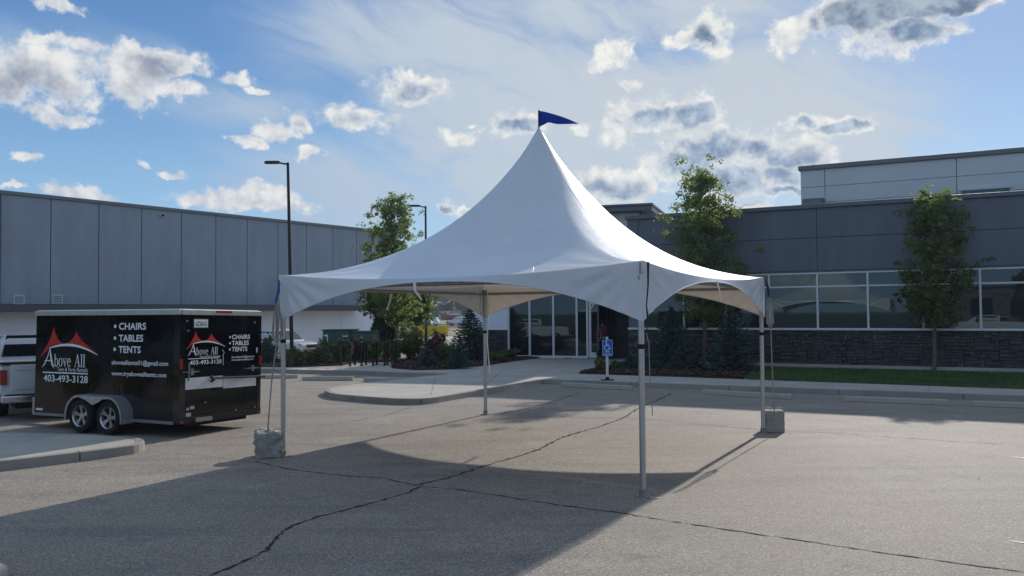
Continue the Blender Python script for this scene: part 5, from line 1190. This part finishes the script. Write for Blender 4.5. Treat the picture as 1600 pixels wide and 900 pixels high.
# hill
hx_ = np.linspace(-900, 700, 70); hy_ = np.linspace(330, 1500, 30); hv = []
for y in hy_:
    for x in hx_:
        k = min(1, max(0, (y - 360) / 640)); k = k * k * (3 - 2 * k); hv.append((x, y, HZ - .3 + k * (34 + 9 * math.sin(x * .006 + 1) + 4 * math.sin(x * .021 + y * .01))))
nx = len(hx_); struct(raw('hill', hv, [(j * nx + i, j * nx + i + 1, (j + 1) * nx + i + 1, (j + 1) * nx + i) for j in range(len(hy_) - 1) for i in range(nx - 1)], M_HILL, smooth=True))
def hz(x, y):
    k = min(1, max(0, (y - 360) / 640)); k = k * k * (3 - 2 * k); return HZ - .3 + k * (34 + 9 * math.sin(x * .006 + 1) + 4 * math.sin(x * .021 + y * .01))
rg = np.random.default_rng(77); Cs = []
for k in range(520):
    y = rg.uniform(300, 1150); x = y * rg.uniform(-.42, .18); r_ = rg.uniform(2.5, 6); h = rg.uniform(4, 9); n = 60; d = rg.normal(0, 1, (n, 3)); d /= np.linalg.norm(d, axis=1)[:, None]
    Cs.append(np.array([x, y, hz(x, y) + h * .5]) + d * np.array([r_, r_, h * .5]) * (.5 + .5 * rg.random((n, 1))))
V, F_ = leaves(np.concatenate(Cs), 1.5, rg, aspect=.7); raw('far_woodland', V, F_, M_FARTREE, kind='stuff')
M_HW = mat('house_wall', (.55, .52, .47), .8); M_HW2 = mat('house_wall_red', (.26, .07, .05), .8); M_HR = mat('house_roof', (.16, .14, .14), .8)
for i, (px, py, dpt, mm, lab) in enumerate([(703, 488, 300, M_HW2, 'far red walled house among the trees below the hill'), (712, 484, 330, M_HW, 'far pale house beside the red house'), (697, 490, 310, M_HW, 'far pale house left of the red house'),
        (726, 487, 320, M_HW, 'far pale house at the spruce edge'), (690, 472, 620, M_HW, 'tiny pale house low on the far hill'), (707, 466, 700, M_HW, 'tiny pale house midway up the far hill'), (722, 476, 560, M_HW, 'tiny pale house on the hill above the spruce')]):
    p = at_d(px, py, dpt); s = dpt / 320; z = hz(p[0], p[1]); t = thing('house', lab, 'house', (p[0], p[1], z), rg.uniform(-.5, .5), 'far houses below the hill'); w2 = rg.uniform(1.8, 2.5) * s ** .5
    MB().box(-w2, w2, -3, 3, -1, 2.2 * s ** .5).build('wall', mm, t); MB().add([(-w2 - .3, -3.4, 2.201 * s ** .5), (w2 + .3, -3.4, 2.201 * s ** .5), (w2 + .3, 3.4, 2.201 * s ** .5), (-w2 - .3, 3.4, 2.201 * s ** .5), (-w2, 0, 3.6 * s ** .5), (w2, 0, 3.6 * s ** .5)], [(0, 1, 5, 4), (2, 3, 4, 5), (0, 4, 3), (1, 2, 5), (3, 2, 1, 0)]).build('roof', M_HR, t)
    for k in (-.45, .45): MB().box(k * w2 - .5, k * w2 + .5, -3.05, -2.98, .8, 1.7).build('window', M_GLASSD, t)
# road, bin and mesh fence across the field
struct(raw('far_road', [(-60, 150, HZ + .03), (40, 140, HZ + .03), (40, 190, HZ + .03), (-60, 200, HZ + .03)], [(0, 1, 2, 3)], M_SEAM))
struct(raw('gravel_lot', [(-28, 78, HZ + .012), (6, 78, HZ + .012), (6, 92, HZ + .012), (-28, 92, HZ + .012)], [(0, 1, 2, 3)], M_CONC))
yb = at_d(672, 520, 92); t = thing('waste_bin', 'long yellow metal bin in the dry field beyond the shrubs', 'bin', (yb[0], yb[1], HZ), R(4))
L2 = 1.9
MB().add([(-L2, -.6, .1), (L2, -.6, .1), (L2 + .25, -.75, 1.15), (-L2 - .25, -.75, 1.15), (-L2, .6, .1), (L2, .6, .1), (L2 + .25, .75, 1.15), (-L2 - .25, .75, 1.15)], [(0, 1, 2, 3), (5, 4, 7, 6), (4, 0, 3, 7), (1, 5, 6, 2), (4, 5, 1, 0)]).build('hopper', M_YEL, t)
for k in range(6): x = -L2 + .3 + k * .64; MB().box(x - .04, x + .04, -.80, -.60, .12, 1.14).build('rib', M_YEL, t)
MB().box(-L2 - .28, L2 + .28, -.82, -.74, 1.10, 1.2).build('rim', M_YEL, t)
t = thing('wire_fence', 'thin rail and wire fence across the dry field in the distance', 'fence', (0, 110, HZ))
for k in range(16): MB().box(-24 + k * 2.2, -23.93 + k * 2.2, -.03, .03, 0, 1.9).build('post', M_POLE, t)
for z in (.25, 1.05, 1.85): MB().tube([(-24, 0, z), (9.1, 0, z)], .022, 4).build('rail', M_POLE, t)
car_a = suv('parked_car', 'small white car parked far off across the road, left of the light pole', (*at_d(656, 503, 150)[:2], HZ + .03), R(170), M_TRUCK, group='cars parked far off across the road')
for px, d_, lab in ((668, 155, 'small far white car directly behind the light pole'), (716, 165, 'small far white car showing beside the big spruce'), (731, 160, 'small far white car peeping from behind the big spruce')):
    c = copy_tree(car_a); q = at_d(px, 503, d_); c.location = (q[0], q[1], HZ + .03); c['label'] = lab

# ================================================================ ACROSS THE LOT (seen in the glass and in the trailer's gloss)
for i, (x, y, H, w_, lab) in enumerate([(-22, -34, 9, 3.4, 'broad tree across the lot mirrored in the trailer side'), (-8, -40, 8, 3.0, 'round tree across the lot mirrored in the entrance glass'), (9, -38, 10, 3.8, 'tall tree across the lot mirrored in the window band'), (24, -42, 9, 3.6, 'wide tree across the lot mirrored past the lawn tree'), (16, -33, 7, 3.2, 'low tree across the lot mirrored behind the tent image'), (32, -39, 9, 3.6, 'dense tree across the lot mirrored in the last window pane'), (1, -46, 10, 4, 'dark tree across the lot before the low building'), (-15, -46, 10, 4, 'tall dark tree across the lot mirrored in the trailer gloss'), (40, -36, 8, 3.2, 'far tree across the lot mirrored at the frame edge'), (-44, 6, 8, 2.6, 'slim tree on the grass mirrored high on the trailer side'), (-40, 12, 7, 2.0, 'small tree on the grass mirrored beside the trailer emblem')]):
    tree(lab, x, y, 0, H, 2.0, w_, M_LEAF2, 60 + i, nleaf=5000, lsize=.26, trunk=.16, group='trees across the lot')
pickup('white pickup truck across the lot mirrored in the entrance door', (-1.5, -13, 0.006), R(172))
pickup('white pickup truck across the lot mirrored in the last window', (25, -15, 0.006), R(12))
bb = thing('shed_building', 'low grey building across the lot mirrored in the windows', 'building', (-4, -62, 0), R(4))
MB().box(-34, 34, -6, 6, 0, 5).build('wall', M_HR, bb); MB().box(-34.3, 34.3, -6.3, 6.3, 5.01, 5.3).build('roof', M_CAP, bb)
for k in range(12): MB().box(-31 + k * 5.3, -28 + k * 5.3, 5.98, 6.05, 1.2, 3.6).build('window', M_GLASSD, bb)

# ================================================================ HAZE
hm = bpy.data.materials.new('air'); hm.use_nodes = True; hm.node_tree.nodes.clear(); t = NT(hm.node_tree); ho = t.new('ShaderNodeOutputMaterial'); pv = t.new('ShaderNodeVolumePrincipled')
pv.inputs['Color'].default_value = (.80, .88, 1.0, 1); pv.inputs['Density'].default_value = .00035; pv.inputs['Anisotropy'].default_value = 0; t.l.new(pv.outputs[0], ho.inputs['Volume'])
hb = MB().box(-1600, 1600, -800, 1700, -3, 60).build('haze', hm); hb['kind'] = 'stuff'

for k in range(6):
    shrub(['round clipped shrub on the verge mirrored low in the trailer, nearest the lens', 'round clipped shrub on the verge, second from the lens in the trailer gloss', 'round clipped shrub on the verge, third from the lens in the trailer gloss', 'round clipped shrub on the verge, third from the trailer truck', 'round clipped shrub on the verge, second from the trailer truck', 'round clipped shrub on the verge mirrored low in the trailer, nearest the truck'][k], -14.6 - .25 * k, 8.2 + 1.35 * k, .004, 1.15 + .15 * (k % 3), .72, M_SHRUBY, 70 + k, n=1500, ls=.06)

# grit gathered along the kerbs and scattered over the lot
rg = np.random.default_rng(5); Q = []
for P_ in (resample([corner, rfar], .04), resample(isl_front, .04), resample(isl2, .04)):
    k = rg.integers(0, len(P_), 420); Q.append(P_[k] + rg.normal(0, .10, (420, 2)))
Q.append(np.c_[rg.uniform(-6, 9, 250), rg.uniform(5.5, 24, 250)]); Q = np.concatenate(Q); n = len(Q); r_ = rg.uniform(.003, .009, n)[:, None]
oct_ = np.array([(1, 0, 0), (0, 1, 0), (-1, 0, 0), (0, -1, 0), (0, 0, .8), (0, 0, -.4)], float)
V = np.c_[Q, np.full(n, .012)][:, None, :] + oct_[None] * r_[:, :, None] * rg.uniform(.6, 1.4, (n, 6, 1)); f8 = np.array([(0, 1, 4), (1, 2, 4), (2, 3, 4), (3, 0, 4), (1, 0, 5), (2, 1, 5), (3, 2, 5), (0, 3, 5)])
raw('loose_gravel', V.reshape(-1, 3), (np.arange(n)[:, None, None] * 6 + f8[None]).reshape(-1, 3), M_KERB, kind='stuff')
